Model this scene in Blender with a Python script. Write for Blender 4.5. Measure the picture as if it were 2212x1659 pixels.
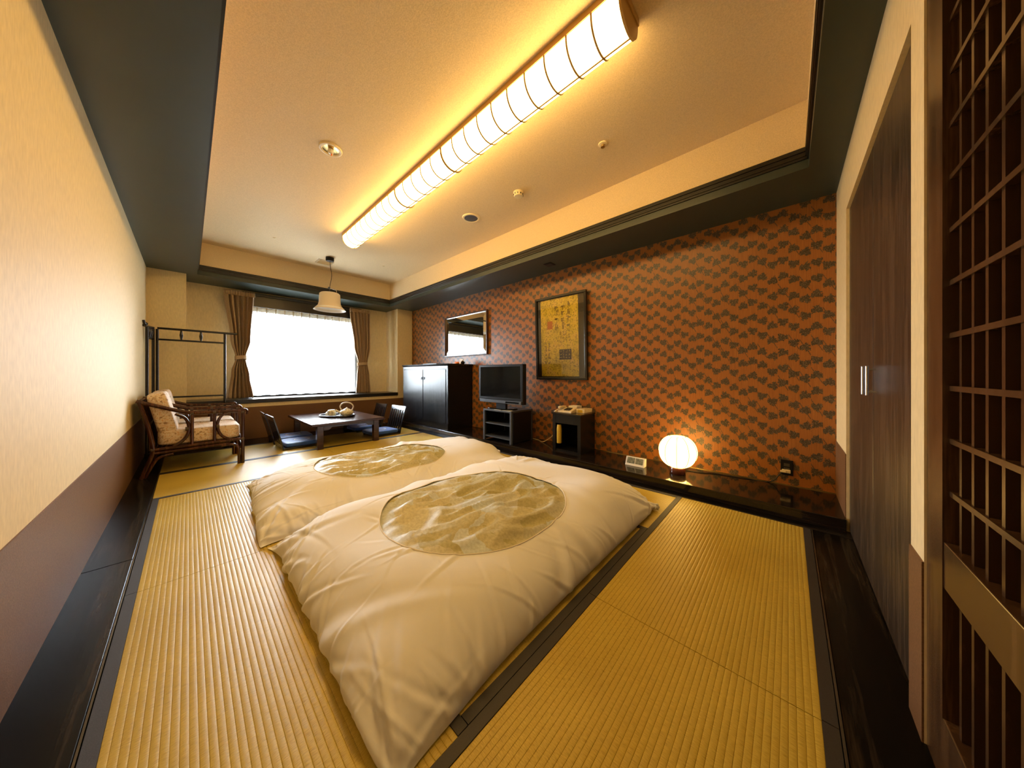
import bpy, bmesh, math, random
import numpy as np
from mathutils import Vector, Matrix, noise

random.seed(7)
rng = np.random.default_rng(11)
for o in list(bpy.data.objects):
    bpy.data.objects.remove(o)
scene = bpy.context.scene
COL = scene.collection
PI = math.pi

# ------------------------------------------------------------------ camera
# photo frame 2212x1659, focal 646 px, horizon row 808, room's depth axis 47.26 deg left of the view
cam_d = bpy.data.cameras.new('camera')
cam_d.sensor_fit = 'HORIZONTAL'
cam_d.sensor_width = 36.0
cam_d.lens = 646.0 / 2212.0 * 36.0
cam_d.shift_y = -(829.5 - 808.0) / 2212.0
cam_d.clip_start = 0.02
cam_o = bpy.data.objects.new('camera', cam_d)
COL.objects.link(cam_o)
cam_o.location = (0, 0, 1.0)
cam_o.rotation_euler = (PI / 2, 0, -math.radians(47.257))
scene.camera = cam_o

# ------------------------------------------------------------------ light
DAY = (0.80, 0.91, 1.0)
SKY = 46.0
LAMP = (1.0, 0.62, 0.20)
world = bpy.data.worlds.new('daylight')
scene.world = world
world.use_nodes = True
bg = world.node_tree.nodes['Background']
# overcast sky above the horizon, dull ground below it
wt = world.node_tree
w_tc = wt.nodes.new('ShaderNodeTexCoord'); w_sp = wt.nodes.new('ShaderNodeSeparateXYZ'); w_mr = wt.nodes.new('ShaderNodeValToRGB')
wt.links.new(w_tc.outputs['Generated'], w_sp.inputs[0])
w_ad = wt.nodes.new('ShaderNodeMath'); w_ad.operation = 'MULTIPLY_ADD'; w_ad.inputs[1].default_value = 0.5; w_ad.inputs[2].default_value = 0.5
wt.links.new(w_sp.outputs[2], w_ad.inputs[0]); wt.links.new(w_ad.outputs[0], w_mr.inputs[0])
w_mr.color_ramp.elements[0].position = 0.47; w_mr.color_ramp.elements[0].color = (0.17, 0.18, 0.17, 1)
w_mr.color_ramp.elements[1].position = 0.52; w_mr.color_ramp.elements[1].color = (*DAY, 1)
wt.links.new(w_mr.outputs[0], bg.inputs[0])
bg.inputs[1].default_value = SKY
por = bpy.data.lights.new('window_portal', 'AREA')
por.shape = 'RECTANGLE'; por.size = 1.9; por.size_y = 1.6
por.cycles.is_portal = True
por_o = bpy.data.objects.new('window_portal', por); COL.objects.link(por_o)
por_o.location = (1.49, 6.78, 1.36); por_o.rotation_euler = (PI / 2, 0, PI)
LAMP_STRENGTH = 15.0
LANTERN_STRENGTH = 7.0
scene.view_settings.view_transform = 'Standard'
scene.view_settings.look = 'None'
scene.view_settings.exposure = 0.45
scene.view_settings.gamma = 1.0
scene.view_settings.use_curve_mapping = False

# ------------------------------------------------------------------ materials
MATS = {}
def newmat(name):
    m = bpy.data.materials.new(name); m.use_nodes = True
    MATS[name] = m
    nt = m.node_tree
    return m, nt, nt.nodes['Principled BSDF']
def N(nt, t, **kw):
    n = nt.nodes.new(t)
    for k, v in kw.items():
        if k.startswith('i_'):
            n.inputs[k[2:]].default_value = v
        elif k.startswith('n_'):
            n.inputs[int(k[2:])].default_value = v
        else:
            setattr(n, k, v)
    return n
def L(nt, a, b): nt.links.new(a, b)
def ramp(nt, fac, stops):
    r = N(nt, 'ShaderNodeValToRGB')
    e = r.color_ramp.elements
    while len(e) < len(stops): e.new(0.5)
    for i, (p, c) in enumerate(stops):
        e[i].position = p; e[i].color = (*c, 1) if len(c) == 3 else c
    L(nt, fac, r.inputs[0])
    return r.outputs[0]
def coords(nt, scale=(1, 1, 1), rot=(0, 0, 0)):
    tc = N(nt, 'ShaderNodeTexCoord'); mp = N(nt, 'ShaderNodeMapping')
    mp.inputs['Scale'].default_value = scale; mp.inputs['Rotation'].default_value = rot
    L(nt, tc.outputs['Object'], mp.inputs[0])
    return mp.outputs[0]
def bump(nt, b, h, strength=0.3, dist=0.01):
    n = N(nt, 'ShaderNodeBump'); n.inputs['Strength'].default_value = strength
    n.inputs['Distance'].default_value = dist
    L(nt, h, n.inputs['Height']); L(nt, n.outputs[0], b.inputs['Normal'])
def M(name, col, rough=0.5, metal=0.0, var=0.0, scale=(30, 30, 30), bmp=0.0, bdist=0.004, spec=0.5, coat=0.0, det=4.0, sheen=0.0):
    """plain coloured material with a little noise in colour and relief"""
    m, nt, b = newmat(name)
    b.inputs['Roughness'].default_value = rough
    b.inputs['Metallic'].default_value = metal
    b.inputs['Specular IOR Level'].default_value = spec
    b.inputs['Coat Weight'].default_value = coat
    b.inputs['Coat Roughness'].default_value = 0.08
    b.inputs['Sheen Weight'].default_value = sheen
    b.inputs['Base Color'].default_value = (*col, 1)
    if var or bmp:
        nz = N(nt, 'ShaderNodeTexNoise'); nz.inputs['Scale'].default_value = 1.0
        nz.inputs['Detail'].default_value = det
        L(nt, coords(nt, scale), nz.inputs['Vector'])
        if var:
            lo = tuple(max(0, c * (1 - var)) for c in col); hi = tuple(min(1, c * (1 + var)) for c in col)
            L(nt, ramp(nt, nz.outputs[0], [(0.3, lo), (0.7, hi)]), b.inputs['Base Color'])
        if bmp:
            bump(nt, b, nz.outputs[0], bmp, bdist)
    return m
def wood(name, dark, light, rough=0.3, axis='Y', freq=1.0, spec=0.5, bmp=0.15, bias=(0.5, 0.85)):
    """open-grain wood: warped rings stretched along the board"""
    m, nt, b = newmat(name)
    st = {'X': (0.9, 14, 14), 'Y': (14, 0.9, 14), 'Z': (14, 14, 0.9)}[axis]
    v = coords(nt, tuple(s * freq for s in st))
    nz = N(nt, 'ShaderNodeTexNoise'); nz.inputs['Scale'].default_value = 0.55; nz.inputs['Detail'].default_value = 3
    L(nt, v, nz.inputs['Vector'])
    ml = N(nt, 'ShaderNodeMath', operation='MULTIPLY'); ml.inputs[1].default_value = 26.0
    L(nt, nz.outputs[0], ml.inputs[0])
    sn = N(nt, 'ShaderNodeMath', operation='SINE'); L(nt, ml.outputs[0], sn.inputs[0])
    mr = N(nt, 'ShaderNodeMapRange'); mr.inputs[1].default_value = -1; mr.inputs[2].default_value = 1
    L(nt, sn.outputs[0], mr.inputs[0])
    fine = N(nt, 'ShaderNodeTexNoise'); fine.inputs['Scale'].default_value = 9.0; fine.inputs['Detail'].default_value = 3
    L(nt, v, fine.inputs['Vector'])
    mx = N(nt, 'ShaderNodeMath', operation='MULTIPLY'); L(nt, mr.outputs[0], mx.inputs[0]); L(nt, fine.outputs[0], mx.inputs[1])
    c = ramp(nt, mx.outputs[0], [(bias[0] * 0.6, dark), (bias[1] * 0.75, light)])
    L(nt, c, b.inputs['Base Color'])
    b.inputs['Roughness'].default_value = rough
    b.inputs['Specular IOR Level'].default_value = spec
    if bmp: bump(nt, b, mx.outputs[0], bmp, 0.003)
    return m
def emis(name, col, strength):
    m, nt, b = newmat(name)
    b.inputs['Base Color'].default_value = (0.8, 0.78, 0.7, 1)
    b.inputs['Emission Color'].default_value = (*col, 1)
    b.inputs['Emission Strength'].default_value = strength
    b.inputs['Roughness'].default_value = 0.6
    return m

M('plaster_wall', (0.78, 0.64, 0.37), 0.62, spec=0.2, var=0.07, scale=(70, 70, 22), bmp=0.25, bdist=0.002)
M('ceiling_paper', (0.76, 0.60, 0.36), 0.65, spec=0.2, var=0.10, scale=(160, 160, 160), bmp=0.35, bdist=0.002)
M('wainscot_paper', (0.175, 0.090, 0.042), 0.40, spec=0.15, var=0.25, scale=(220, 220, 220), bmp=0.3, bdist=0.002)
M('soffit_green', (0.033, 0.046, 0.037), 0.38, var=0.06, scale=(4, 4, 4))
M('black_trim', (0.016, 0.014, 0.011), 0.28, var=0.2, scale=(3, 60, 60))
wood('floor_wood', (0.005, 0.0045, 0.004), (0.035, 0.026, 0.019), 0.27, 'Y', 1.0, spec=0.12)
wood('floor_wood_x', (0.005, 0.0045, 0.004), (0.035, 0.026, 0.019), 0.27, 'X', 1.0, spec=0.12)
wood('ledge_wood', (0.008, 0.006, 0.005), (0.022, 0.014, 0.010), 0.09, 'Y', 0.8, bmp=0.02)
wood('black_wood', (0.006, 0.006, 0.007), (0.010, 0.009, 0.009), 0.26, 'Z', 1.2, bmp=0.06, spec=0.3)
wood('cabinet_wood', (0.006, 0.007, 0.009), (0.02, 0.02, 0.022), 0.26, 'Z', 2.2, bmp=0.08, spec=0.4)
wood('closet_wood', (0.030, 0.020, 0.013), (0.085, 0.055, 0.034), 0.36, 'Z', 3.0, bmp=0.2, bias=(0.2, 0.9))
wood('lattice_wood', (0.05, 0.025, 0.012), (0.095, 0.047, 0.02), 0.24, 'Z', 1.5, bmp=0.05)
wood('table_wood', (0.035, 0.013, 0.010), (0.075, 0.030, 0.022), 0.20, 'X', 1.4, bmp=0.05)
wood('rattan', (0.040, 0.011, 0.005), (0.12, 0.040, 0.014), 0.22, 'Z', 2.0, bmp=0.05)
M('rattan_binding', (0.06, 0.035, 0.016), 0.35, var=0.3, scale=(300, 300, 300))
M('tatami_border', (0.034, 0.030, 0.030), 0.6, var=0.15, scale=(300, 300, 300), bmp=0.2, bdist=0.001)
M('strip', (0.05, 0.04, 0.03), 0.15)
M('lacquer', (0.008, 0.008, 0.010), 0.16, var=0.2, scale=(8, 8, 8), coat=0.4)
M('black_plastic', (0.008, 0.008, 0.010), 0.3, spec=0.3)
M('screen', (0.004, 0.005, 0.006), 0.10, spec=0.18)
M('chrome', (0.75, 0.76, 0.78), 0.18, metal=1.0)
M('steel_grey', (0.07, 0.08, 0.10), 0.35, metal=0.3)
M('blue_cushion', (0.028, 0.10, 0.36), 0.55, var=0.35, scale=(14, 14, 14), sheen=0.2)
M('white_cotton', (0.80, 0.80, 0.80), 0.85, var=0.012, scale=(5, 5, 5), bmp=0.10, bdist=0.004, sheen=0.15)
M('hem_cotton', (0.82, 0.76, 0.64), 0.8)
M('mattress_cotton', (0.80, 0.76, 0.70), 0.85, bmp=0.2, scale=(9, 9, 9), bdist=0.01)
M('cream', (0.75, 0.62, 0.40), 0.5, var=0.05)
M('ivory_plastic', (0.78, 0.66, 0.42), 0.4)
M('dark_hole', (0.05, 0.04, 0.03), 0.5)
M('brass', (0.55, 0.38, 0.14), 0.3, metal=1.0)
M('orange_deco', (0.8, 0.22, 0.04), 0.5)
M('white_paper', (0.82, 0.80, 0.76), 0.7)
M('torch_yellow', (0.62, 0.42, 0.04), 0.35)
M('curtain', (0.46, 0.32, 0.18), 0.75, var=0.12, scale=(60, 60, 60), sheen=0.2)
m = MATS['curtain']; nt = m.node_tree; b = nt.nodes['Principled BSDF']
tl = N(nt, 'ShaderNodeBsdfTranslucent'); tl.inputs[0].default_value = (0.05, 0.034, 0.018, 1)
ads = N(nt, 'ShaderNodeAddShader'); L(nt, b.outputs[0], ads.inputs[0]); L(nt, tl.outputs[0], ads.inputs[1]); L(nt, ads.outputs[0], nt.nodes['Material Output'].inputs[0])
M('mirror_frame', (0.055, 0.022, 0.013), 0.28)
M('mirror_glass', (0.92, 0.93, 0.93), 0.01, metal=1.0)
M('picture_frame', (0.012, 0.010, 0.008), 0.22)
M('picture_mat', (0.035, 0.026, 0.020), 0.6)
M('lantern_base', (0.045, 0.012, 0.007), 0.15)
M('porcelain', (0.72, 0.66, 0.50), 0.15, var=0.45, scale=(45, 45, 45), det=2)
M('porcelain_white', (0.80, 0.79, 0.77), 0.15, var=0.25, scale=(60, 60, 60))
M('bamboo', (0.62, 0.50, 0.34), 0.4)
M('wall_far_side', (0.42, 0.30, 0.18), 0.6)
M('fixture_metal', (0.50, 0.30, 0.08), 0.35)
M('hoop_brown', (0.20, 0.11, 0.03), 0.5)
M('pendant_shade', (0.80, 0.70, 0.55), 0.5)
M('pendant_inner', (0.88, 0.87, 0.84), 0.5)
M('cord_beige', (0.55, 0.42, 0.22), 0.5)
M('cord_black', (0.01, 0.01, 0.01), 0.4)
M('clock_white', (0.70, 0.67, 0.62), 0.4)
M('lcd_green', (0.16, 0.17, 0.13), 0.3, var=0.5, scale=(60, 60, 60), det=3)
emis('lamp_paper', LAMP, LAMP_STRENGTH)
emis('lantern_paper', (1.0, 0.60, 0.15), LANTERN_STRENGTH)

# fabric of the rattan chair cushions: cream with ochre and blue-grey speckles
m, nt, b = newmat('chair_fabric')
v = coords(nt, (38, 38, 38))
nz = N(nt, 'ShaderNodeTexNoise'); nz.inputs['Scale'].default_value = 1.0; nz.inputs['Detail'].default_value = 5; L(nt, v, nz.inputs['Vector'])
L(nt, ramp(nt, nz.outputs[0], [(0.34, (0.30, 0.18, 0.10)), (0.43, (0.60, 0.42, 0.24)), (0.52, (0.70, 0.60, 0.46)), (0.62, (0.62, 0.34, 0.14)), (0.68, (0.66, 0.58, 0.46))]), b.inputs['Base Color'])
b.inputs['Roughness'].default_value = 0.8
# quilt seen through the oval opening: faded patches of cream, ochre and blue-grey
m, nt, b = newmat('quilt_print')
v = coords(nt, (5.2, 5.2, 5.2))
wz = N(nt, 'ShaderNodeTexNoise'); wz.inputs['Scale'].default_value = 0.9; wz.inputs['Detail'].default_value = 3; L(nt, v, wz.inputs['Vector'])
ad = N(nt, 'ShaderNodeVectorMath', operation='ADD'); L(nt, v, ad.inputs[0]); L(nt, wz.outputs['Color'], ad.inputs[1])
vo = N(nt, 'ShaderNodeTexVoronoi'); vo.inputs['Scale'].default_value = 1.35; L(nt, ad.outputs[0], vo.inputs['Vector'])
sp = N(nt, 'ShaderNodeSeparateColor'); L(nt, vo.outputs['Color'], sp.inputs[0])
c1 = ramp(nt, sp.outputs[0], [(0.0, (0.46, 0.42, 0.20)), (0.25, (0.68, 0.64, 0.46)), (0.45, (0.58, 0.64, 0.64)), (0.65, (0.70, 0.74, 0.76)), (0.85, (0.48, 0.44, 0.22))])
fz = N(nt, 'ShaderNodeTexNoise'); fz.inputs['Scale'].default_value = 14; fz.inputs['Detail'].default_value = 5; L(nt, v, fz.inputs['Vector'])
mx = N(nt, 'ShaderNodeMix', data_type='RGBA', blend_type='MULTIPLY'); mx.inputs['Factor'].default_value = 0.6
L(nt, c1, mx.inputs['A']); L(nt, ramp(nt, fz.outputs[0], [(0.3, (0.6, 0.58, 0.5)), (0.65, (1, 1, 1))]), mx.inputs['B'])
L(nt, mx.outputs['Result'], b.inputs['Base Color']); b.inputs['Roughness'].default_value = 0.55
bump(nt, b, fz.outputs[0], 0.2, 0.004)
# tatami straw: ribs are geometry, the rush weave is colour
def tatami(name, axis):
    m, nt, b = newmat(name)
    sc = (60, 620, 60) if axis == 'Y' else (620, 60, 60)
    nz = N(nt, 'ShaderNodeTexNoise'); nz.inputs['Scale'].default_value = 1.0; nz.inputs['Detail'].default_value = 3
    L(nt, coords(nt, sc), nz.inputs['Vector'])
    big = N(nt, 'ShaderNodeTexNoise'); big.inputs['Scale'].default_value = 3.0; big.inputs['Detail'].default_value = 3
    L(nt, coords(nt), big.inputs['Vector'])
    c1 = ramp(nt, nz.outputs[0], [(0.25, (0.40, 0.28, 0.040)), (0.5, (0.61, 0.45, 0.075)), (0.75, (0.71, 0.55, 0.11))])
    mx = N(nt, 'ShaderNodeMix', data_type='RGBA', blend_type='MULTIPLY'); mx.inputs['Factor'].default_value = 1.0
    L(nt, c1, mx.inputs['A']); L(nt, ramp(nt, big.outputs[0], [(0.3, (0.86, 0.84, 0.8)), (0.7, (1, 1, 1))]), mx.inputs['B'])
    L(nt, mx.outputs['Result'], b.inputs['Base Color'])
    b.inputs['Roughness'].default_value = 0.36
    b.inputs['Specular IOR Level'].default_value = 0.33
    bump(nt, b, nz.outputs[0], 0.3, 0.002)
tatami('tatami_y', 'Y'); tatami('tatami_x', 'X')
# thin clear pane
m, nt, b = newmat('pane_glass'); nt.nodes.remove(b)
tr = N(nt, 'ShaderNodeBsdfTransparent'); gl = N(nt, 'ShaderNodeBsdfGlossy'); gl.inputs['Roughness'].default_value = 0.01
fr = N(nt, 'ShaderNodeFresnel'); fr.inputs[0].default_value = 1.45
ms = N(nt, 'ShaderNodeMixShader'); L(nt, fr.outputs[0], ms.inputs[0]); L(nt, tr.outputs[0], ms.inputs[1]); L(nt, gl.outputs[0], ms.inputs[2])
L(nt, ms.outputs[0], nt.nodes['Material Output'].inputs[0])
# sheer curtain: half open weave, half white thread that lets light through
m, nt, b = newmat('sheer'); nt.nodes.remove(b)
tr = N(nt, 'ShaderNodeBsdfTransparent'); tl = N(nt, 'ShaderNodeBsdfTranslucent'); tl.inputs[0].default_value = (0.9, 0.9, 0.9, 1)
ms = N(nt, 'ShaderNodeMixShader'); ms.inputs[0].default_value = 0.55
L(nt, tr.outputs[0], ms.inputs[1]); L(nt, tl.outputs[0], ms.inputs[2]); L(nt, ms.outputs[0], nt.nodes['Material Output'].inputs[0])
m, nt, b = newmat('sheer_tape'); nt.nodes.remove(b)
df = N(nt, 'ShaderNodeBsdfDiffuse'); df.inputs[0].default_value = (0.75, 0.75, 0.68, 1)
tl = N(nt, 'ShaderNodeBsdfTranslucent'); tl.inputs[0].default_value = (0.025, 0.025, 0.022, 1)
ms = N(nt, 'ShaderNodeAddShader'); L(nt, df.outputs[0], ms.inputs[0]); L(nt, tl.outputs[0], ms.inputs[1])
L(nt, ms.outputs[0], nt.nodes['Material Output'].inputs[0])
# wallpaper: rust ground with staggered grey-green leaf sprigs joined by stems
m, nt, b = newmat('leaf_wallpaper')
tc = N(nt, 'ShaderNodeTexCoord'); sx = N(nt, 'ShaderNodeSeparateXYZ'); L(nt, tc.outputs['Object'], sx.inputs[0])
def mth(op, a, bb=None, cc=None):
    n = N(nt, 'ShaderNodeMath', operation=op)
    for i, x in enumerate((a, bb, cc)):
        if x is None: continue
        if isinstance(x, (int, float)): n.inputs[i].default_value = x
        else: L(nt, x, n.inputs[i])
    return n.outputs[0]
CW, CH = 0.066, 0.128
u = mth('DIVIDE', sx.outputs[1], CW)
col = mth('FLOOR', u)
par = mth('MULTIPLY', mth('MODULO', mth('ADD', col, 400.0), 2.0), 0.5)
third = mth('MULTIPLY', mth('MODULO', mth('ADD', col, 401.0), 3.0), 0.13)
vv = mth('ADD', mth('ADD', mth('DIVIDE', sx.outputs[2], CH), par), third)
row = mth('FLOOR', vv)
cmb = N(nt, 'ShaderNodeCombineXYZ'); L(nt, col, cmb.inputs[0]); L(nt, row, cmb.inputs[1])
wn = N(nt, 'ShaderNodeTexWhiteNoise', noise_dimensions='2D'); L(nt, cmb.outputs[0], wn.inputs['Vector'])
wsp = N(nt, 'ShaderNodeSeparateColor'); L(nt, wn.outputs['Color'], wsp.inputs[0])
fx = mth('MULTIPLY', mth('SUBTRACT', mth('FRACT', u), mth('ADD', 0.44, mth('MULTIPLY', wsp.outputs[0], 0.12))), CW)
fz_ = mth('MULTIPLY', mth('SUBTRACT', mth('FRACT', vv), mth('ADD', 0.44, mth('MULTIPLY', wsp.outputs[1], 0.12))), CH)
ang = mth('ARCTAN2', fz_, fx)
rad = mth('SQRT', mth('ADD', mth('MULTIPLY', fx, fx), mth('MULTIPLY', mth('MULTIPLY', fz_, fz_), 1.75)))
lob0 = mth('MULTIPLY', mth('COSINE', mth('MULTIPLY', ang, 7.0)), 0.0045)
lob = mth('ADD', mth('ADD', 0.0385, lob0), mth('MULTIPLY', mth('COSINE', mth('MULTIPLY', mth('ADD', ang, mth('MULTIPLY', wsp.outputs[2], 2.1)), 3.0)), 0.0085))
nz = N(nt, 'ShaderNodeTexNoise'); nz.inputs['Scale'].default_value = 120; nz.inputs['Detail'].default_value = 2; L(nt, tc.outputs['Object'], nz.inputs['Vector'])
edge = mth('ADD', mth('SUBTRACT', lob, rad), mth('MULTIPLY', mth('SUBTRACT', nz.outputs[0], 0.5), 0.058))
leaf = N(nt, 'ShaderNodeMapRange'); leaf.inputs[1].default_value = -0.0015; leaf.inputs[2].default_value = 0.003; L(nt, edge, leaf.inputs[0])
# stems: slanted hairlines crossing from sprig to sprig
stem = mth('ABSOLUTE', mth('SUBTRACT', mth('FRACT', mth('ADD', mth('MULTIPLY', u, 0.5), mth('MULTIPLY', vv, -0.5))), 0.5))
stm = N(nt, 'ShaderNodeMapRange'); stm.inputs[1].default_value = 0.035; stm.inputs[2].default_value = 0.015; L(nt, stem, stm.inputs[0])
stg = mth('MULTIPLY', mth('MULTIPLY', stm.outputs[0], mth('GREATER_THAN', wsp.outputs[0], 0.5)), 0.75)
leaf2 = mth('MAXIMUM', mth('MULTIPLY', leaf.outputs[0], 0.9), stg)
n2 = N(nt, 'ShaderNodeTexNoise'); n2.inputs['Scale'].default_value = 130; n2.inputs['Detail'].default_value = 1; L(nt, tc.outputs['Object'], n2.inputs['Vector'])
leafc = ramp(nt, n2.outputs[0], [(0.40, (0.030, 0.030, 0.020)), (0.56, (0.065, 0.060, 0.040)), (0.72, (0.16, 0.12, 0.07))])
gn = N(nt, 'ShaderNodeTexNoise'); gn.inputs['Scale'].default_value = 1; L(nt, coords(nt, (300, 300, 8)), gn.inputs['Vector'])
gr = ramp(nt, gn.outputs[0], [(0.3, (0.25, 0.088, 0.017)), (0.7, (0.35, 0.128, 0.026))])
mx = N(nt, 'ShaderNodeMix', data_type='RGBA'); L(nt, leaf2, mx.inputs['Factor']); L(nt, gr, mx.inputs['A']); L(nt, leafc, mx.inputs['B'])
L(nt, mx.outputs['Result'], b.inputs['Base Color']); b.inputs['Roughness'].default_value = 0.38; b.inputs['Specular IOR Level'].default_value = 0.4
bump(nt, b, leaf2, 0.15, 0.002)
# framed print: gold ground with faded ink patches
m, nt, b = newmat('gold_print')
v = coords(nt, (6, 6, 6))
n1 = N(nt, 'ShaderNodeTexNoise'); n1.inputs['Scale'].default_value = 1.3; n1.inputs['Detail'].default_value = 6; L(nt, v, n1.inputs['Vector'])
n2 = N(nt, 'ShaderNodeTexNoise'); n2.inputs['Scale'].default_value = 9; n2.inputs['Detail'].default_value = 4; L(nt, v, n2.inputs['Vector'])
c1 = ramp(nt, n1.outputs[0], [(0.3, (0.50, 0.38, 0.035)), (0.5, (0.78, 0.60, 0.05)), (0.7, (0.82, 0.58, 0.12))])
mx = N(nt, 'ShaderNodeMix', data_type='RGBA', blend_type='MULTIPLY'); mx.inputs['Factor'].default_value = 0.8
L(nt, c1, mx.inputs['A']); L(nt, ramp(nt, n2.outputs[0], [(0.34, (0.35, 0.33, 0.22)), (0.5, (1, 1, 1))]), mx.inputs['B'])
L(nt, mx.outputs['Result'], b.inputs['Base Color']); b.inputs['Roughness'].default_value = 0.5
M('ink', (0.045, 0.030, 0.028), 0.6)
M('ink_pale', (0.30, 0.22, 0.05), 0.6)
M('seal_orange', (0.55, 0.20, 0.03), 0.6)
M('gold_plain', (0.55, 0.40, 0.08), 0.6)

# ------------------------------------------------------------------ mesh helpers
class MB:
    def __init__(s): s.v = []; s.f = []
    def add(s, vs, fs):
        k = len(s.v); s.v += [tuple(p) for p in vs]; s.f += [tuple(i + k for i in f) for f in fs]; return s
    def box(s, x0, x1, y0, y1, z0, z1):
        return s.add([(x0, y0, z0), (x1, y0, z0), (x1, y1, z0), (x0, y1, z0), (x0, y0, z1), (x1, y0, z1), (x1, y1, z1), (x0, y1, z1)],
                     [(0, 3, 2, 1), (4, 5, 6, 7), (0, 1, 5, 4), (1, 2, 6, 5), (2, 3, 7, 6), (3, 0, 4, 7)])
    def tube(s, pts, r, seg=10, closed=False):
        pts = [Vector(p) for p in pts]; n = len(pts)
        rr = r if isinstance(r, (list, tuple)) else [r] * n
        rings = []; prev = None
        for i, p in enumerate(pts):
            if closed: t = pts[(i + 1) % n] - pts[i - 1]
            else: t = pts[min(i + 1, n - 1)] - pts[max(i - 1, 0)]
            t.normalize()
            if prev is None:
                a = Vector((0, 0, 1)) if abs(t.z) < 0.9 else Vector((1, 0, 0))
                a = (a - t * a.dot(t)).normalized()
            else:
                a = (prev - t * prev.dot(t)).normalized()
            prev = a; c = t.cross(a)
            rings.append([p + (a * math.cos(2 * PI * k / seg) + c * math.sin(2 * PI * k / seg)) * rr[i] for k in range(seg)])
        vs = [q for R in rings for q in R]; fs = []
        m = n if closed else n - 1
        for i in range(m):
            for k in range(seg):
                j = (i + 1) % n
                fs.append((i * seg + k, i * seg + (k + 1) % seg, j * seg + (k + 1) % seg, j * seg + k))
        if not closed:
            fs.append(tuple(reversed(range(seg)))); fs.append(tuple((n - 1) * seg + k for k in range(seg)))
        return s.add(vs, fs)
    def lathe(s, prof, c=(0, 0, 0), seg=32, axis='Z', cap=True):
        vs = []; fs = []
        for r, h in prof:
            for k in range(seg):
                a = 2 * PI * k / seg
                if axis == 'Z': vs.append((c[0] + r * math.cos(a), c[1] + r * math.sin(a), c[2] + h))
                elif axis == 'X': vs.append((c[0] + h, c[1] + r * math.cos(a), c[2] + r * math.sin(a)))
                else: vs.append((c[0] + r * math.sin(a), c[1] + h, c[2] + r * math.cos(a)))
        for i in range(len(prof) - 1):
            for k in range(seg):
                fs.append((i * seg + k, i * seg + (k + 1) % seg, (i + 1) * seg + (k + 1) % seg, (i + 1) * seg + k))
        if cap:
            fs.append(tuple(reversed(range(seg)))); fs.append(tuple((len(prof) - 1) * seg + k for k in range(seg)))
        return s.add(vs, fs)
    def soft(s, c, h, p=0.35, nu=24, nv=14, mtx=None):
        """rounded cushion (superellipsoid) with half sizes h"""
        def sp(x): return math.copysign(abs(x) ** p, x)
        vs = []; fs = []
        for i in range(nv + 1):
            ph = -PI / 2 + PI * i / nv
            for k in range(nu):
                th = 2 * PI * k / nu
                q = Vector((h[0] * sp(math.cos(ph)) * sp(math.cos(th)), h[1] * sp(math.cos(ph)) * sp(math.sin(th)), h[2] * sp(math.sin(ph))))
                if mtx: q = mtx @ q
                vs.append(q + Vector(c))
        for i in range(nv):
            for k in range(nu):
                fs.append((i * nu + k, i * nu + (k + 1) % nu, (i + 1) * nu + (k + 1) % nu, (i + 1) * nu + k))
        return s.add(vs, fs)
    def prism(s, poly, a0, a1, axis='Y'):
        """extrude a 2D outline; axis Y: poly in (x,z); X: (y,z); Z: (x,y)"""
        n = len(poly)
        def P(p, a): return {'Y': (p[0], a, p[1]), 'X': (a, p[0], p[1]), 'Z': (p[0], p[1], a)}[axis]
        vs = [P(p, a0) for p in poly] + [P(p, a1) for p in poly]
        fs = [tuple(range(n)), tuple(reversed(range(n, 2 * n)))] + [(i, n + i, n + (i + 1) % n, (i + 1) % n) for i in range(n)]
        return s.add(vs, fs)
    def build(s, name, mat, parent=None, smooth=False, bev=0, local=False, origin=None):
        o_ = Vector((0, 0, 0))
        if parent is not None and not local:
            p = parent
            while p is not None: o_ = o_ + Vector(p.location); p = p.parent
        elif origin is not None: o_ = Vector(origin)
        me = bpy.data.meshes.new(name)
        me.from_pydata([(p[0] - o_[0], p[1] - o_[1], p[2] - o_[2]) for p in s.v], [], s.f)
        bm = bmesh.new(); bm.from_mesh(me)
        bmesh.ops.remove_doubles(bm, verts=bm.verts, dist=1e-6)
        bmesh.ops.recalc_face_normals(bm, faces=bm.faces)
        bm.to_mesh(me); bm.free()
        me.materials.append(MATS[mat])
        if smooth:
            for p in me.polygons: p.use_smooth = True
            try: me.set_sharp_from_angle(angle=math.radians(50))
            except Exception: pass
        o = bpy.data.objects.new(name, me); COL.objects.link(o)
        if parent is not None: o.parent = parent
        elif origin is not None: o.location = origin
        if bev:
            md = o.modifiers.new('bevel', 'BEVEL'); md.width = bev; md.segments = 2; md.limit_method = 'ANGLE'
        return o
def tag(o, label=None, cat=None, group=None, kind=None):
    if label: o['label'] = label
    if cat: o['category'] = cat
    if group: o['group'] = group
    if kind: o['kind'] = kind
    return o
def thing(name, label, cat, loc=(0, 0, 0), group=None, rz=0):
    o = bpy.data.objects.new(name, None); COL.objects.link(o); o.empty_display_size = 0.1
    o.location = loc; o.rotation_euler = (0, 0, rz)
    return tag(o, label, cat, group)
def struct(o, label=None):
    return tag(o, label, None, None, 'structure')
def copy_tree(o, parent=None):
    c = o.copy(); COL.objects.link(c); c.parent = parent
    for ch in [x for x in o.children]: copy_tree(ch, c)
    return c
def B(*a): return MB().box(*a)
def arc(cx, cz, r, a0, a1, n=12, y=0.0, sx=1.0):
    return [(cx + sx * r * math.cos(math.radians(a0 + (a1 - a0) * i / n)), y, cz + r * math.sin(math.radians(a0 + (a1 - a0) * i / n))) for i in range(n + 1)]
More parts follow.
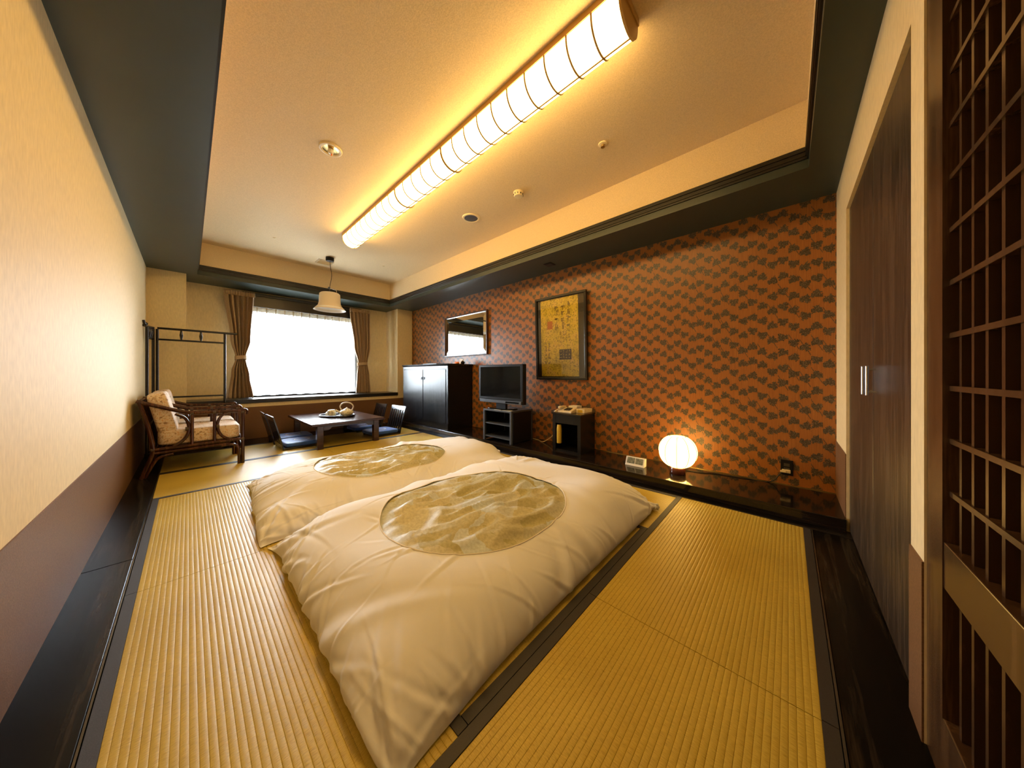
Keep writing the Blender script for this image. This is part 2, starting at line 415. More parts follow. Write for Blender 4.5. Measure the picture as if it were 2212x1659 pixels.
def bez(p, n=14):
    """Catmull-Rom through points"""
    p = [Vector(q) for q in p]; out = []
    for i in range(len(p) - 1):
        a = p[max(i - 1, 0)]; b_ = p[i]; c = p[i + 1]; d = p[min(i + 2, len(p) - 1)]
        for k in range(n):
            t = k / n
            out.append(0.5 * ((2 * b_) + (c - a) * t + (2 * a - 5 * b_ + 4 * c - d) * t * t + (3 * b_ - a - 3 * c + d) * t ** 3))
    out.append(p[-1]); return out

# ------------------------------------------------------------------ room shell
XL, XR, YN, YF, YW = -0.37, 3.36, -0.27, 6.10, 6.62
ZS, ZC = 2.385, 2.84          # soffit, coffer ceiling
CX0, CX1, CY0, CY1 = 0.085, 2.82, -0.10, 6.03
ZW = 0.49                     # wainscot height

fl = struct(B(XL - .1, XR + .1, YN - .15, YW + .2, -0.12, -0.03).build('floor', 'dark_hole'), 'tatami and dark wood floor of the room')
def plank(x0, x1, y0, y1, mt, z=0.0):
    return B(x0, x1, y0, y1, -0.03, z).build('floor_plank', mt, fl, bev=0.003)
for y0, y1 in ((YN - .06, 2.6), (2.603, 5.56)):
    plank(XL, -0.2035, y0, y1, 'floor_wood')
plank(-0.2, 2.72, YN - .06, -0.115, 'floor_wood_x')
plank(2.735, 2.86, YN - .06, 6.1, 'floor_wood')
plank(XL, 2.72, 5.563, 6.1, 'floor_wood_x')
B(-0.2020, -0.1970, -0.1, 5.56, -0.03, 0.003).build('edge_strip', 'strip', fl)
B(-0.2, 2.72, -0.1135, -0.1075, -0.03, 0.002).build('edge_strip', 'strip', fl)
B(2.721, 2.729, -0.1, 5.56, -0.03, 0.002).build('edge_strip', 'strip', fl)
HER = 0.034
def mat_(x0, x1, y0, y1, axis):
    """tatami mat: ribbed straw face with a cloth border along each long side; ribs run along axis"""
    g = 0.0012; x0 += g; x1 -= g; y0 += g; y1 -= g
    pitch = 0.0178; mb = MB()
    a0, a1 = (x0, x1) if axis == 'Y' else (y0, y1)
    b0, b1 = (y0, y1) if axis == 'Y' else (x0, x1)
    n = int(round((a1 - a0 - 2 * HER) / pitch)); pr = []
    for i in range(n):
        for t, h in ((0.0, -0.0016), (0.05, -0.0005), (0.14, -0.0001), (0.5, 0.0001), (0.86, -0.0001), (0.95, -0.0005)):
            pr.append((a0 + HER + (a1 - a0 - 2 * HER) * (i + t) / n, h))
    pr.append((a1 - HER, -0.0016))
    poly = [(a0, -0.03), (a0, -0.001)] + pr + [(a1, -0.001), (a1, -0.03)]
    if axis == 'Y': mb.prism(poly, b0, b1, 'Y')
    else: mb.prism(poly, b0, b1, 'X')
    o = mb.build('tatami_mat', 'tatami_y' if axis == 'Y' else 'tatami_x', fl)
    for p in o.data.polygons: p.use_smooth = True
    o.data.set_sharp_from_angle(angle=math.radians(35))
    for e0 in (a0, a1 - HER):
        if axis == 'Y': bb = B(e0, e0 + HER, b0, b1, -0.02, 0.0025)
        else: bb = B(b0, b1, e0, e0 + HER, -0.02, 0.0025)
        bb.build('border', 'tatami_border', o)
for r in ((-0.195, 0.54, 0.668, 2.19, 'Y'), (-0.195, 0.54, 2.19, 3.70, 'Y'),
          (-0.195, 1.24, -0.106, 0.668, 'X'), (1.24, 2.718, -0.106, 0.668, 'X'),
          (0.54, 1.985, 0.668, 1.43, 'X'), (0.54, 1.985, 1.43, 2.19, 'X'), (1.985, 2.718, 0.668, 2.19, 'Y'),
          (0.54, 1.985, 2.19, 2.95, 'X'), (0.54, 1.985, 2.95, 3.70, 'X'), (1.985, 2.718, 2.19, 3.70, 'Y'),
          (-0.195, 1.26, 3.70, 4.615, 'X'), (1.26, 2.718, 3.70, 4.615, 'X'),
          (-0.195, 1.26, 4.615, 5.56, 'X'), (1.26, 2.718, 4.615, 5.56, 'X')):
    mat_(*r)

wl = struct(B(XL - .1, XL, YN - .15, YW + .2, -0.1, 3.0).build('wall_left', 'plaster_wall'), 'long plain cream papered wall')
B(XL, XL + .004, YN, YF, 0, ZW).build('wainscot', 'wainscot_paper', wl)
wr = struct(B(XR, XR + .1, YN - .15, YW + .2, -0.1, 3.0).build('wall_right', 'leaf_wallpaper'), 'rust wallpapered wall with leaf sprigs')
# window wall: recess between two piers
wf = struct(MB().box(XL, 0.64, YW, YW + .2, 0, ZS + .2).box(2.34, XR, YW, YW + .2, 0, ZS + .2).box(0.64, 2.34, YW, YW + .2, 0, .62)
            .box(0.64, 2.34, YW, YW + .2, 2.14, ZS + .2).build('wall_window', 'plaster_wall'), 'cream papered wall around the window')
B(XL, -0.02, YF, YW, 0, ZS + .1).build('pier', 'plaster_wall', wf)
B(3.012, XR, YF, YW, 0, ZS + .1).build('pier', 'plaster_wall', wf, bev=.012)
B(-0.02, 3.012, YF, YW, 0, 0.55).build('sill_wall', 'plaster_wall', wf)
B(XL + .004, XR, YF - .004, YF, 0, ZW).build('wainscot', 'wainscot_paper', wf)
struct(B(-0.02, 3.02, YF - .02, YW + .02, 0.552, 0.612).build('trim_1', 'black_trim', bev=.004), 'long black lacquered window sill board')
# closet wall behind and right of the camera
wn_ = struct(B(XL - .1, XR + .1, YN - .15, YN - .07, -0.1, 3.0).build('wall_closet', 'plaster_wall'), 'cream papered wall around the closet doors')
for a in ((2.84, XR, 0, ZS + .1), (1.353, 1.47, 0, ZS + .1), (1.47, 2.84, 2.05, ZS + .1), (XL, 0.22, 0, ZS + .1), (0.22, 1.353, 2.22, ZS + .1)):
    B(a[0], a[1], YN - .075, YN, a[2], a[3]).build('wall_panel', 'plaster_wall', wn_)
for a in ((2.84, XR), (1.353, 1.47), (XL, 0.22)):
    B(a[0], a[1], YN, YN + .004, 0, ZW).build('wainscot', 'wainscot_paper', wn_)
# ceiling: coffer with soffit all around
ce = struct(B(CX0 - .1, CX1 + .1, CY0 - .1, CY1 + .1, ZC, ZC + .12).build('ceiling', 'ceiling_paper'), 'cream coffered ceiling with dark green surround')
for a in ((XL, CX0, YN - .1, YW), (CX1, XR, YN - .1, YW)):
    B(a[0], a[1], a[2], a[3], ZS, ZC + .1).build('soffit', 'soffit_green', ce)
B(CX0, CX1, YN - .1, CY0, ZS, ZC + .1).build('soffit', 'soffit_green', ce)
B(CX0, CX1, CY1, YW, ZS, ZC + .1).build('soffit', 'soffit_green', ce)
t = 0.006
B(CX0, CX0 + t, CY0, CY1, 2.52, ZC).build('coffer_side', 'ceiling_paper', ce)
B(CX1 - t, CX1, CY0, CY1, 2.52, ZC).build('coffer_side', 'ceiling_paper', ce)
B(CX0 + t, CX1 - t, CY0, CY0 + t, 2.52, ZC).build('coffer_side', 'ceiling_paper', ce)
B(CX0 + t, CX1 - t, CY1 - t, CY1, 2.52, ZC).build('coffer_side', 'ceiling_paper', ce)
k = 0
for side in range(4):
    mb = MB()
    for z0, z1, d in ((2.445, 2.462, .010), (2.462, 2.478, .016), (2.478, 2.494, .010), (2.494, 2.522, .018)):
        if side == 0: mb.box(CX0 - .01, CX0 + d, CY0, CY1, z0, z1)
        if side == 1: mb.box(CX1 - d, CX1 + .01, CY0, CY1, z0, z1)
        if side == 2: mb.box(CX0, CX1, CY0 - .01, CY0 + d, z0, z1)
        if side == 3: mb.box(CX0, CX1, CY1 - d, CY1 + .01, z0, z1)
    struct(mb.build('trim_%d' % (side + 2), 'black_trim'), 'black ribbed moulding along the ceiling coffer')
# low ledge along the wallpapered wall
LZ = 0.085
lg = struct(B(2.80, XR, YN + .002, YF - .004, 0, LZ).build('trim_6', 'ledge_wood', bev=.004), 'low glossy black wooden ledge under the wallpapered wall')
B(XR - .012, XR, YN + .002, YF - .004, LZ, LZ + .006).build('edge_bead', 'brass', lg)

# closet doors
def closet(n, x0, x1, hx, label):
    d = struct(B(x0 + .003, x1 - .003, YN - .07, YN - .014, 0.012, 2.044).build('door_%d' % n, 'closet_wood', bev=.003), label)
    hb = MB().tube([(hx, YN + .012, .905), (hx, YN + .012, 1.035)], .006, 8)
    for z in (.92, 1.02): hb.tube([(hx, YN + .012, z), (hx, YN - .016, z)], .004, 8)
    hb.build('handle', 'chrome', d, True)['label'] = 'chrome bar handle'
closet(1, 2.12, 2.84, 2.165, 'dark brown closet door beside the wallpapered wall')
closet(2, 1.47, 2.12, 2.062, 'dark brown closet door beside the lattice door')
# lattice sliding door
d3 = struct(B(0.30, 1.235, YN - .068, YN - .050, 0.04, 2.18).build('door_3', 'black_wood'), 'dark lattice sliding door beside the closet')
B(1.235, 1.353, YN - .072, YN - .004, 0, 2.22).build('jamb', 'lattice_wood', d3, bev=.003)
B(0.22, 0.30, YN - .072, YN + .012, 0, 2.22).build('jamb', 'lattice_wood', d3, bev=.003)
B(0.30, 1.235, YN - .072, YN + .004, 2.14, 2.22).build('top_rail', 'lattice_wood', d3)
B(0.30, 1.235, YN - .05, YN - .002, 0.49, 0.60).build('mid_rail', 'lattice_wood', d3, bev=.002)
B(0.30, 1.235, YN - .05, YN - .002, 0.04, 0.178).build('bottom_rail', 'lattice_wood', d3, bev=.002)
B(1.222, 1.235, YN - .05, YN, 0.178, 2.14).build('stile', 'lattice_wood', d3)
vb = B(-.006, .006, YN - .048, YN - .014, 0, 1).build('vertical_bar', 'lattice_wood', d3, local=True)
hbm = B(0.30, 1.222, YN - .046, YN - .010, -.006, .006).build('horizontal_bar', 'lattice_wood', d3, local=True)
first = True
for i in range(15):
    x = 1.177 - .061 * i
    for z0, z1 in ((0.60, 2.14), (0.178, 0.49)):
        o = vb if first else vb.copy()
        if not first: COL.objects.link(o); o.parent = d3
        o.location = (x, 0, z0); o.scale = (1, 1, z1 - z0); first = False
first = True
for i in range(12):
    o = hbm if first else hbm.copy()
    if not first: COL.objects.link(o); o.parent = d3
    o.location = (0, 0, 0.717 + .1245 * i); first = False

# window: frame, panes
wd = struct(MB().box(0.60, 0.68, YW - .01, YW + .16, .60, 2.16).box(2.30, 2.38, YW - .01, YW + .16, .60, 2.16)
            .box(0.60, 2.38, YW - .01, YW + .16, .60, .66).box(0.60, 2.38, YW - .01, YW + .16, 2.10, 2.16).build('window_1', 'black_trim'), 'wide window in a black frame behind sheer curtain')
B(.68, 2.30, YW + .06, YW + .066, .66, 2.10).build('pane', 'pane_glass', wd)
struct(MB().box(0.60, 2.42, YW - .10, YW, 2.125, 2.34).box(0.58, 2.44, YW - .125, YW - .10, 2.30, 2.345).build('trim_7', 'black_trim', bev=.004), 'black lacquered board above the window')

# ------------------------------------------------------------------ big ceiling lamp
LX, LZT = 1.475, ZC
fx0, fx1 = 0.58, 4.28
lt = thing('ceiling_lamp', 'long half-round paper ceiling lamp, glowing, with thin brown hoops', 'ceiling lamp', (LX, 2.43, ZC))
def usec(n=20, w=.105, h=.155, e=0.0):
    return [(LX + (w + e) * math.cos(PI + PI * i / n), ZC - .035 - (h - .035 + e) * abs(math.sin(PI * i / n)) ** 0.8) for i in range(n + 1)]
B(LX - .112, LX + .112, fx0 - .012, fx1 + .012, ZC - .036, ZC).build('base_plate', 'fixture_metal', lt)
us = usec(); mb = MB(); n = len(us)
mb.add([(p[0], fx0, p[1]) for p in us] + [(p[0], fx1, p[1]) for p in us], [(i, i + 1, n + i + 1, n + i) for i in range(n - 1)])
mb.build('paper_diffuser', 'lamp_paper', lt, True)
for y in (fx0, fx1):
    mb = MB(); uo = usec(e=.006)
    mb.prism(uo, y - .006, y + .006, 'Y'); mb.build('end_cap', 'fixture_metal', lt)
ys = [fx0 + .146 * i for i in range(1, 11)] + [2.04 + .157 * i for i in range(1, 6)] + [2.825 + .1455 * i for i in range(1, 10)]
for y in ys:
    thick = abs(y - 2.04) < .005 or abs(y - 2.825) < .005
    MB().tube([(p[0], y, p[1]) for p in usec(e=.0015)], .010 if thick else .0058, 6).build('hoop', 'hoop_brown', lt, True)
for i in (12,):
    MB().tube([(usec(e=.0015)[i][0], fx0, usec(e=.0015)[i][1]), (usec(e=.0015)[i][0], fx1, usec(e=.0015)[i][1])], .0048, 6).build('long_rib', 'hoop_brown', lt, True)

# small ceiling fittings
dl = thing('downlight', 'recessed chrome downlight with cream ring in the ceiling', 'downlight', (0.79, 2.75, ZC))
MB().lathe([(.058, -.001), (.058, -.006), (.066, -.012), (.080, -.010), (.085, -.001)], (0.79, 2.75, ZC), 36, cap=False).build('ring', 'ivory_plastic', dl, True)
MB().lathe([(.058, -.004), (.050, -.002), (.030, -.0015), (.002, -.001)], (0.79, 2.75, ZC), 36, cap=False).build('reflector', 'brass', dl, True)
MB().lathe([(.018, -.001), (.022, -.02), (.018, -.035), (.004, -.040)], (0.79, 2.75, ZC), 20).build('bulb', 'porcelain_white', dl, True)
MB().lathe([(.005, -.038), (.006, -.05), (.002, -.056)], (0.795, 2.745, ZC), 12).build('tip', 'orange_deco', dl, True)
sd = thing('smoke_detector', 'round cream smoke detector on the ceiling', 'smoke detector', (2.27, 2.01, ZC))
MB().lathe([(.052, 0), (.052, -.012), (.046, -.016), (.046, -.034), (.040, -.042), (.002, -.043)], (2.27, 2.01, ZC), 32).build('housing', 'ivory_plastic', sd, True)
for i in range(10):
    a = 2 * PI * i / 10
    B(-.007, .007, -.002, .002, -.006, .006).build('slot', 'dark_hole', sd, local=True).location = (.046 * math.cos(a), .046 * math.sin(a), -.026)
sk = thing('ceiling_speaker', 'flat round ceiling speaker with grey grille and cream rim', 'speaker', (2.26, 2.745, ZC))
MB().lathe([(.076, -.002), (.080, -.010), (.098, -.009), (.104, 0)], (2.26, 2.745, ZC), 40, cap=False).build('rim', 'ivory_plastic', sk, True)
MB().lathe([(.079, -.006), (.04, -.008), (.002, -.0085)], (2.26, 2.745, ZC), 40).build('grille', 'steel_grey', sk, True)
sp_ = thing('sprinkler', 'small cream sprinkler disc on the ceiling', 'sprinkler', (2.25, 1.09, ZC))
MB().lathe([(.036, 0), (.034, -.007), (.016, -.010)], (2.25, 1.09, ZC), 28, cap=False).build('rose', 'ivory_plastic', sp_, True)
MB().lathe([(.016, -.004), (.013, -.022), (.016, -.024), (.016, -.027), (.002, -.028)], (2.25, 1.09, ZC), 20).build('head', 'brass', sp_, True)
for x, y, lb in ((0.79, 5.1, 'tiny cream ceiling disc on the downlight side of the pendant lamp'), (2.26, 5.07, 'tiny cream ceiling disc on the speaker side of the pendant lamp')):
    tag(MB().lathe([(.020, 0), (.019, -.005), (.008, -.008), (.002, -.012)], (x, y, ZC), 20).build('ceiling_disc', 'ivory_plastic', None, True, origin=(x, y, ZC)), lb, 'ceiling disc', 'tiny ceiling discs')
vt = thing('ceiling_vent', 'square brown ceiling vent beside the pendant lamp', 'vent', (1.52, 5.60, ZC))
B(1.41, 1.63, 5.50, 5.71, ZC - .008, ZC).build('plate', 'cord_beige', vt)
for i in range(5): B(1.43, 1.61, 5.525 + .036 * i, 5.545 + .036 * i, ZC - .012, ZC - .008).build('louvre', 'fixture_metal', vt)
tag(MB().box(3.04, 3.15, 2.16, 2.27, ZS - .006, ZS).box(3.055, 3.135, 2.175, 2.255, ZS - .009, ZS - .006).build('soffit_vent', 'black_plastic', origin=(3.095, 2.215, ZS)), 'small black vent in the dark green soffit above the picture', 'vent')

# pendant lamp over the low table
px, py = 1.52, 5.33
pl = thing('pendant_lamp', 'cream bell-shaped pendant lamp hanging over the low table', 'pendant lamp', (px, py, ZC))
MB().lathe([(.058, 0), (.058, -.045), (.05, -.055), (.002, -.056)], (px, py, ZC), 28).build('canopy', 'black_plastic', pl, True)
MB().tube(bez([(px, py, ZC - .05), (px + .01, py, ZC - .16), (px + .025, py, ZC - .28), (px - .002, py, 2.38)]), .004, 8).build('cord', 'cord_black', pl, True)
MB().tube([(px - .02, py, 2.36), (px + .09, py, 2.345), (px + .095, py, 2.335), (px + .095, py, 2.27)], .0045, 8).build('bracket', 'chrome', pl, True)
MB().soft((px - .01, py, 2.362), (.018, .018, .016), 1).tube([(px - .005, py, 2.36), (px - .005, py, 2.26)], .007, 8).build('cord_adjuster', 'steel_grey', pl, True)
prof = [(.02, 2.285), (.125, 2.278), (.142, 2.262), (.146, 2.20), (.150, 2.12), (.165, 2.075), (.205, 2.030), (.222, 2.010)]
MB().lathe([(r, z) for r, z in prof], (px, py, 0), 44, cap=False).build('shade', 'pendant_shade', pl, True)
MB().lathe([(.219, 2.011), (.203, 2.034), (.16, 2.078), (.145, 2.12), (.141, 2.20), (.137, 2.258), (.02, 2.27)], (px, py, 0), 44, cap=False).build('shade_lining', 'pendant_inner', pl, True)
MB().lathe([(.003, 2.06), (.03, 2.07), (.042, 2.11), (.03, 2.16), (.018, 2.20), (.018, 2.262)], (px, py, 0), 20, cap=False).build('bulb', 'pendant_inner', pl, True)

# ------------------------------------------------------------------ curtains
def folded(name, path_fn, nz_, nu, mat, parent=None, thick=0.0, origin=None):
    """cloth sheet: path_fn(u,v)->(x,y,z), u across, v from top to bottom"""
    mb = MB(); vs = []; fs = []
    for j in range(nz_ + 1):
        for i in range(nu + 1): vs.append(path_fn(i / nu, j / nz_))
    for j in range(nz_):
        for i in range(nu):
            a = j * (nu + 1) + i; fs.append((a, a + 1, a + nu + 2, a + nu + 1))
    mb.add(vs, fs); o = mb.build(name, mat, parent, True, origin=origin)
    if thick:
        md = o.modifiers.new('thickness', 'SOLIDIFY'); md.thickness = thick
    return o
def lerp_tab(tab, v):
    for (a, x), (b_, y) in zip(tab, tab[1:]):
        if v <= b_:
            t_ = (v - a) / (b_ - a); t_ = t_ * t_ * (3 - 2 * t_); return x + (y - x) * t_
    return tab[-1][1]
def drape(name, label, tabL, tabR, ztie, seed):
    zt, zb = 2.30, 0.618; yc = YW - .215
    vt_ = (zt - ztie) / (zt - zb)
    root = thing(name, label, 'curtain', ((tabL[-1][1] + tabR[-1][1]) / 2, yc, zb), 'brown window curtains')
    rs = random.Random(seed); ph = [rs.uniform(0, 6.28) for _ in range(4)]
    def fn(u, v):
        xl, xr_ = lerp_tab(tabL, v), lerp_tab(tabR, v)
        pinch = math.exp(-((v - vt_) / .10) ** 2)
        amp = .050 * (1 - .55 * pinch) * (0.65 if v < .04 else 1)
        w = math.sin(u * 2 * PI * 6 + ph[0] + .5 * math.sin(3 * v + ph[1])) + .35 * math.sin(u * 2 * PI * 11 + ph[2])
        return (xl + (xr_ - xl) * (u + .012 * math.sin(u * 40 + ph[3])), yc + amp * w - .015 * pinch, zt + (zb - zt) * v)
    folded('drape', fn, 60, 110, 'curtain', root, .003)
    cx = (lerp_tab(tabL, vt_) + lerp_tab(tabR, vt_)) / 2; hw = (lerp_tab(tabR, vt_) - lerp_tab(tabL, vt_)) / 2 + .012
    def tie(u, v):
        a = 2 * PI * u
        return (cx + hw * math.cos(a), yc - .01 + .052 * math.sin(a), ztie + .03 - .06 * v + .012 * math.cos(a + 1))
    folded('tieback', tie, 4, 36, 'curtain', root, .004)
    def hd(u, v): return (tabL[0][1] + (tabR[0][1] - tabL[0][1]) * u, yc - .034 + .012 * math.sin(u * 2 * PI * 12), zt + .01 - .07 * v)
    folded('heading', hd, 3, 90, 'curtain', root, .003)
drape('curtain', 'brown curtain tied back beside the clothes rack', [(0, .372), (.45, .45), (.62, .505), (.75, .46), (1, .42)], [(0, .735), (.45, .69), (.62, .625), (.8, .68), (1, .73)], 1.255, 3)
drape('curtain', 'brown curtain tied back on the cabinet side of the window', [(0, 2.165), (.45, 2.25), (.64, 2.325), (.8, 2.30), (1, 2.28)], [(0, 2.55), (.45, 2.55), (.64, 2.50), (.8, 2.53), (1, 2.55)], 1.20, 5)
sh = thing('sheer_curtain', 'white pleated sheer curtain across the bright window', 'sheer curtain', (1.49, YW - .08, .63))
NP = 15
def sheerf(u, v):
    a = .022 * (1 - .35 * v)
    return (.56 + 1.86 * u + .006 * math.sin(u * NP * 4 * PI), YW - .085 + a * math.sin(u * 2 * PI * NP) + .006 * math.sin(u * 47 + v * 3), 2.07 - (1.43 + .006 * math.sin(u * 60)) * v)
folded('sheer_cloth', sheerf, 14, 240, 'sheer', sh)
folded('heading_tape', lambda u, v: (.56 + 1.86 * u, YW - .088 + .016 * math.sin(u * 2 * PI * NP), 2.118 - .075 * v), 2, 200, 'sheer_tape', sh)
for i in range(NP):
    x = .56 + 1.86 * (i + .75) / NP
    MB().prism([(x - .013, 2.12), (x + .013, 2.12), (x + .006, 2.03), (x, 1.95), (x - .006, 2.03)], YW - .118, YW - .106, 'Y').build('pinch_pleat', 'sheer_tape', sh)

# ------------------------------------------------------------------ futon bedding
def ground_fn(x, y, mt):
    x0, x1, y0, y1, h = mt
    d = np.minimum(np.minimum(x - x0, x1 - x), np.minimum(y - y0, y1 - y))
    return 0.006 + h * np.clip((d + .05) / .05, 0, 1)
def duvet_sim(corners, size, mt, T0, seed, steps=110, iters=4):
    """two cotton sheets sewn at the rim and filled: position based cloth"""
    Lx, Ly = size; h = .0235
    nu, nv = int(Lx / h) + 1, int(Ly / h) + 1
    hx, hy = Lx / (nu - 1), Ly / (nv - 1)
    U, V = np.meshgrid(np.linspace(0, 1, nu), np.linspace(0, 1, nv), indexing='ij')
    c = np.array(corners, float)     # A(0,0) D(1,0) C(1,1) B(0,1)
    base = ((1 - U) * (1 - V))[..., None] * c[0] + (U * (1 - V))[..., None] * c[1] + (U * V)[..., None] * c[2] + ((1 - U) * V)[..., None] * c[3]
    r = np.random.default_rng(seed)
    def lowf(k, amp):
        f = np.zeros_like(U)
        for _ in range(k):
            a, b_ = r.uniform(1, 4.5, 2) * r.choice([-1, 1], 2); f += np.sin(2 * PI * (a * U + b_ * V) * .7 + r.uniform(0, 6.28))
        return amp * f / math.sqrt(k)
    edge = np.minimum(np.minimum(U, 1 - U) * Lx, np.minimum(V, 1 - V) * Ly)
    T = T0 * (1 + lowf(6, .10)) * np.maximum(.12, np.sin(np.clip(edge / .19, 0, 1) * PI / 2) ** .8)
    P = np.zeros((2, nu, nv, 3))
    P[0, ..., :2] = base; P[1, ..., :2] = base
    g0 = ground_fn(base[..., 0], base[..., 1], mt)
    P[0, ..., 2] = g0 + .01
    P[1, ..., 2] = g0 + .01 + T * .8
    P[..., 2] += r.normal(0, .002, P.shape[:3])
    Q = P.copy()
    rest = {(1, 0): hx, (0, 1): hy, (1, 1): math.hypot(hx, hy), (1, -1): math.hypot(hx, hy), (2, 0): 2 * hx, (0, 2): 2 * hy}
    stiff = {(1, 0): 1, (0, 1): 1, (1, 1): .35, (1, -1): .35, (2, 0): .10, (0, 2): .10}
    batches = []
    for (di, dj), L0 in rest.items():
        for colr in (0, 1):
            if di:
                I = np.arange(nu - di); I = I[((I // di) % 2) == colr]; J0, J1 = (0, nv - dj) if dj >= 0 else (-dj, nv)
                batches.append((I, slice(J0, J1), I + di, slice(J0 + dj, J1 + dj), L0, stiff[(di, dj)], 'u'))
            else:
                J = np.arange(nv - dj); J = J[((J // dj) % 2) == colr]
                batches.append((slice(0, nu), J, slice(0, nu), J + dj, L0, stiff[(di, dj)], 'v'))
    rim = np.zeros((nu, nv), bool); rim[0] = rim[-1] = True; rim[:, 0] = rim[:, -1] = True
    cz = np.array([[.012], [.03], [.05], [.012]]); ct = np.hstack([c, cz])
    cid = [(0, 0), (nu - 1, 0), (nu - 1, nv - 1), (0, nv - 1)]
    dt2 = (1 / 60.) ** 2
    for s in range(steps):
        damp = .965 if s < steps * .6 else .90
        vel = (P - Q) * damp
        vel[0, ..., :2] *= .5
        Q = P.copy()
        # normals
        du = np.gradient(P, axis=1); dv = np.gradient(P, axis=2)
        nr = np.cross(du, dv); nr /= np.linalg.norm(nr, axis=-1, keepdims=True) + 1e-9
        th = P[1, ..., 2] - P[0, ..., 2]
        pr = np.clip(1 - th / T, -.8, 1) * 36.0
        acc = np.zeros_like(P); acc[..., 2] = -9.8
        acc[1] += nr[1] * pr[..., None]; acc[0] -= nr[0] * pr[..., None]
        P = P + vel + np.clip(acc, -60, 60) * dt2
        for _ in range(iters):
            for I, J, I2, J2, L0, k, kd in batches:
                a = P[:, I, J]; b_ = P[:, I2, J2]
                d = b_ - a; ln = np.sqrt((d * d).sum(-1, keepdims=True)) + 1e-9
                q = d * ((ln - L0) / ln * .5 * k)
                P[:, I, J] = a + q; P[:, I2, J2] = b_ - q
            m_ = (P[0][rim] + P[1][rim]) * .5
            P[0][rim] = m_; P[1][rim] = m_
            for (i, j), t_ in zip(cid, ct):
                P[:, i, j] += (t_ - P[:, i, j]) * .5
        gr_ = ground_fn(P[0, ..., 0], P[0, ..., 1], mt)
        P[0, ..., 2] = np.maximum(P[0, ..., 2], gr_)
        P[1, ..., 2] = np.maximum(P[1, ..., 2], P[0, ..., 2] + np.where(rim, 0, .006))
        m_ = np.maximum(P[0][rim], P[1][rim]); P[0][rim, 2] = m_[:, 2]; P[1][rim, 2] = m_[:, 2]
    return P, nu, nv
def bilinear(S, u, v):
    nu, nv = S.shape[:2]
    x = np.clip(u, 0, 1) * (nu - 1); y = np.clip(v, 0, 1) * (nv - 1)
    i = np.minimum(x.astype(int), nu - 2); j = np.minimum(y.astype(int), nv - 2)
    fx, fy = (x - i)[..., None], (y - j)[..., None]
    # cubic-free smooth sample
    return S[i, j] * (1 - fx) * (1 - fy) + S[i + 1, j] * fx * (1 - fy) + S[i, j + 1] * (1 - fx) * fy + S[i + 1, j + 1] * fx * fy
def up2(S):
    """one round of smooth upsampling"""
    for ax in (0, 1):
        n = S.shape[ax]
        p = np.concatenate([np.take(S, [0], ax), S, np.take(S, [n - 1], ax)], ax)
        g = lambda k, m: np.take(p, np.arange(k, k + m), ax)
        ev = (g(0, n) + 6 * g(1, n) + g(2, n)) / 8
        ev_idx0 = np.take(S, [0], ax); ev_idx1 = np.take(S, [n - 1], ax)
        ev = np.concatenate([ev_idx0, np.take(ev, np.arange(1, n - 1), ax), ev_idx1], ax)
        od = (np.take(S, np.arange(n - 1), ax) + np.take(S, np.arange(1, n), ax)) / 2
        sh_ = list(S.shape); sh_[ax] = 2 * n - 1
        R = np.empty(sh_)
        sl = [slice(None)] * S.ndim
        sl[ax] = slice(0, None, 2); R[tuple(sl)] = ev
        sl[ax] = slice(1, None, 2); R[tuple(sl)] = od
        S = R
    return S
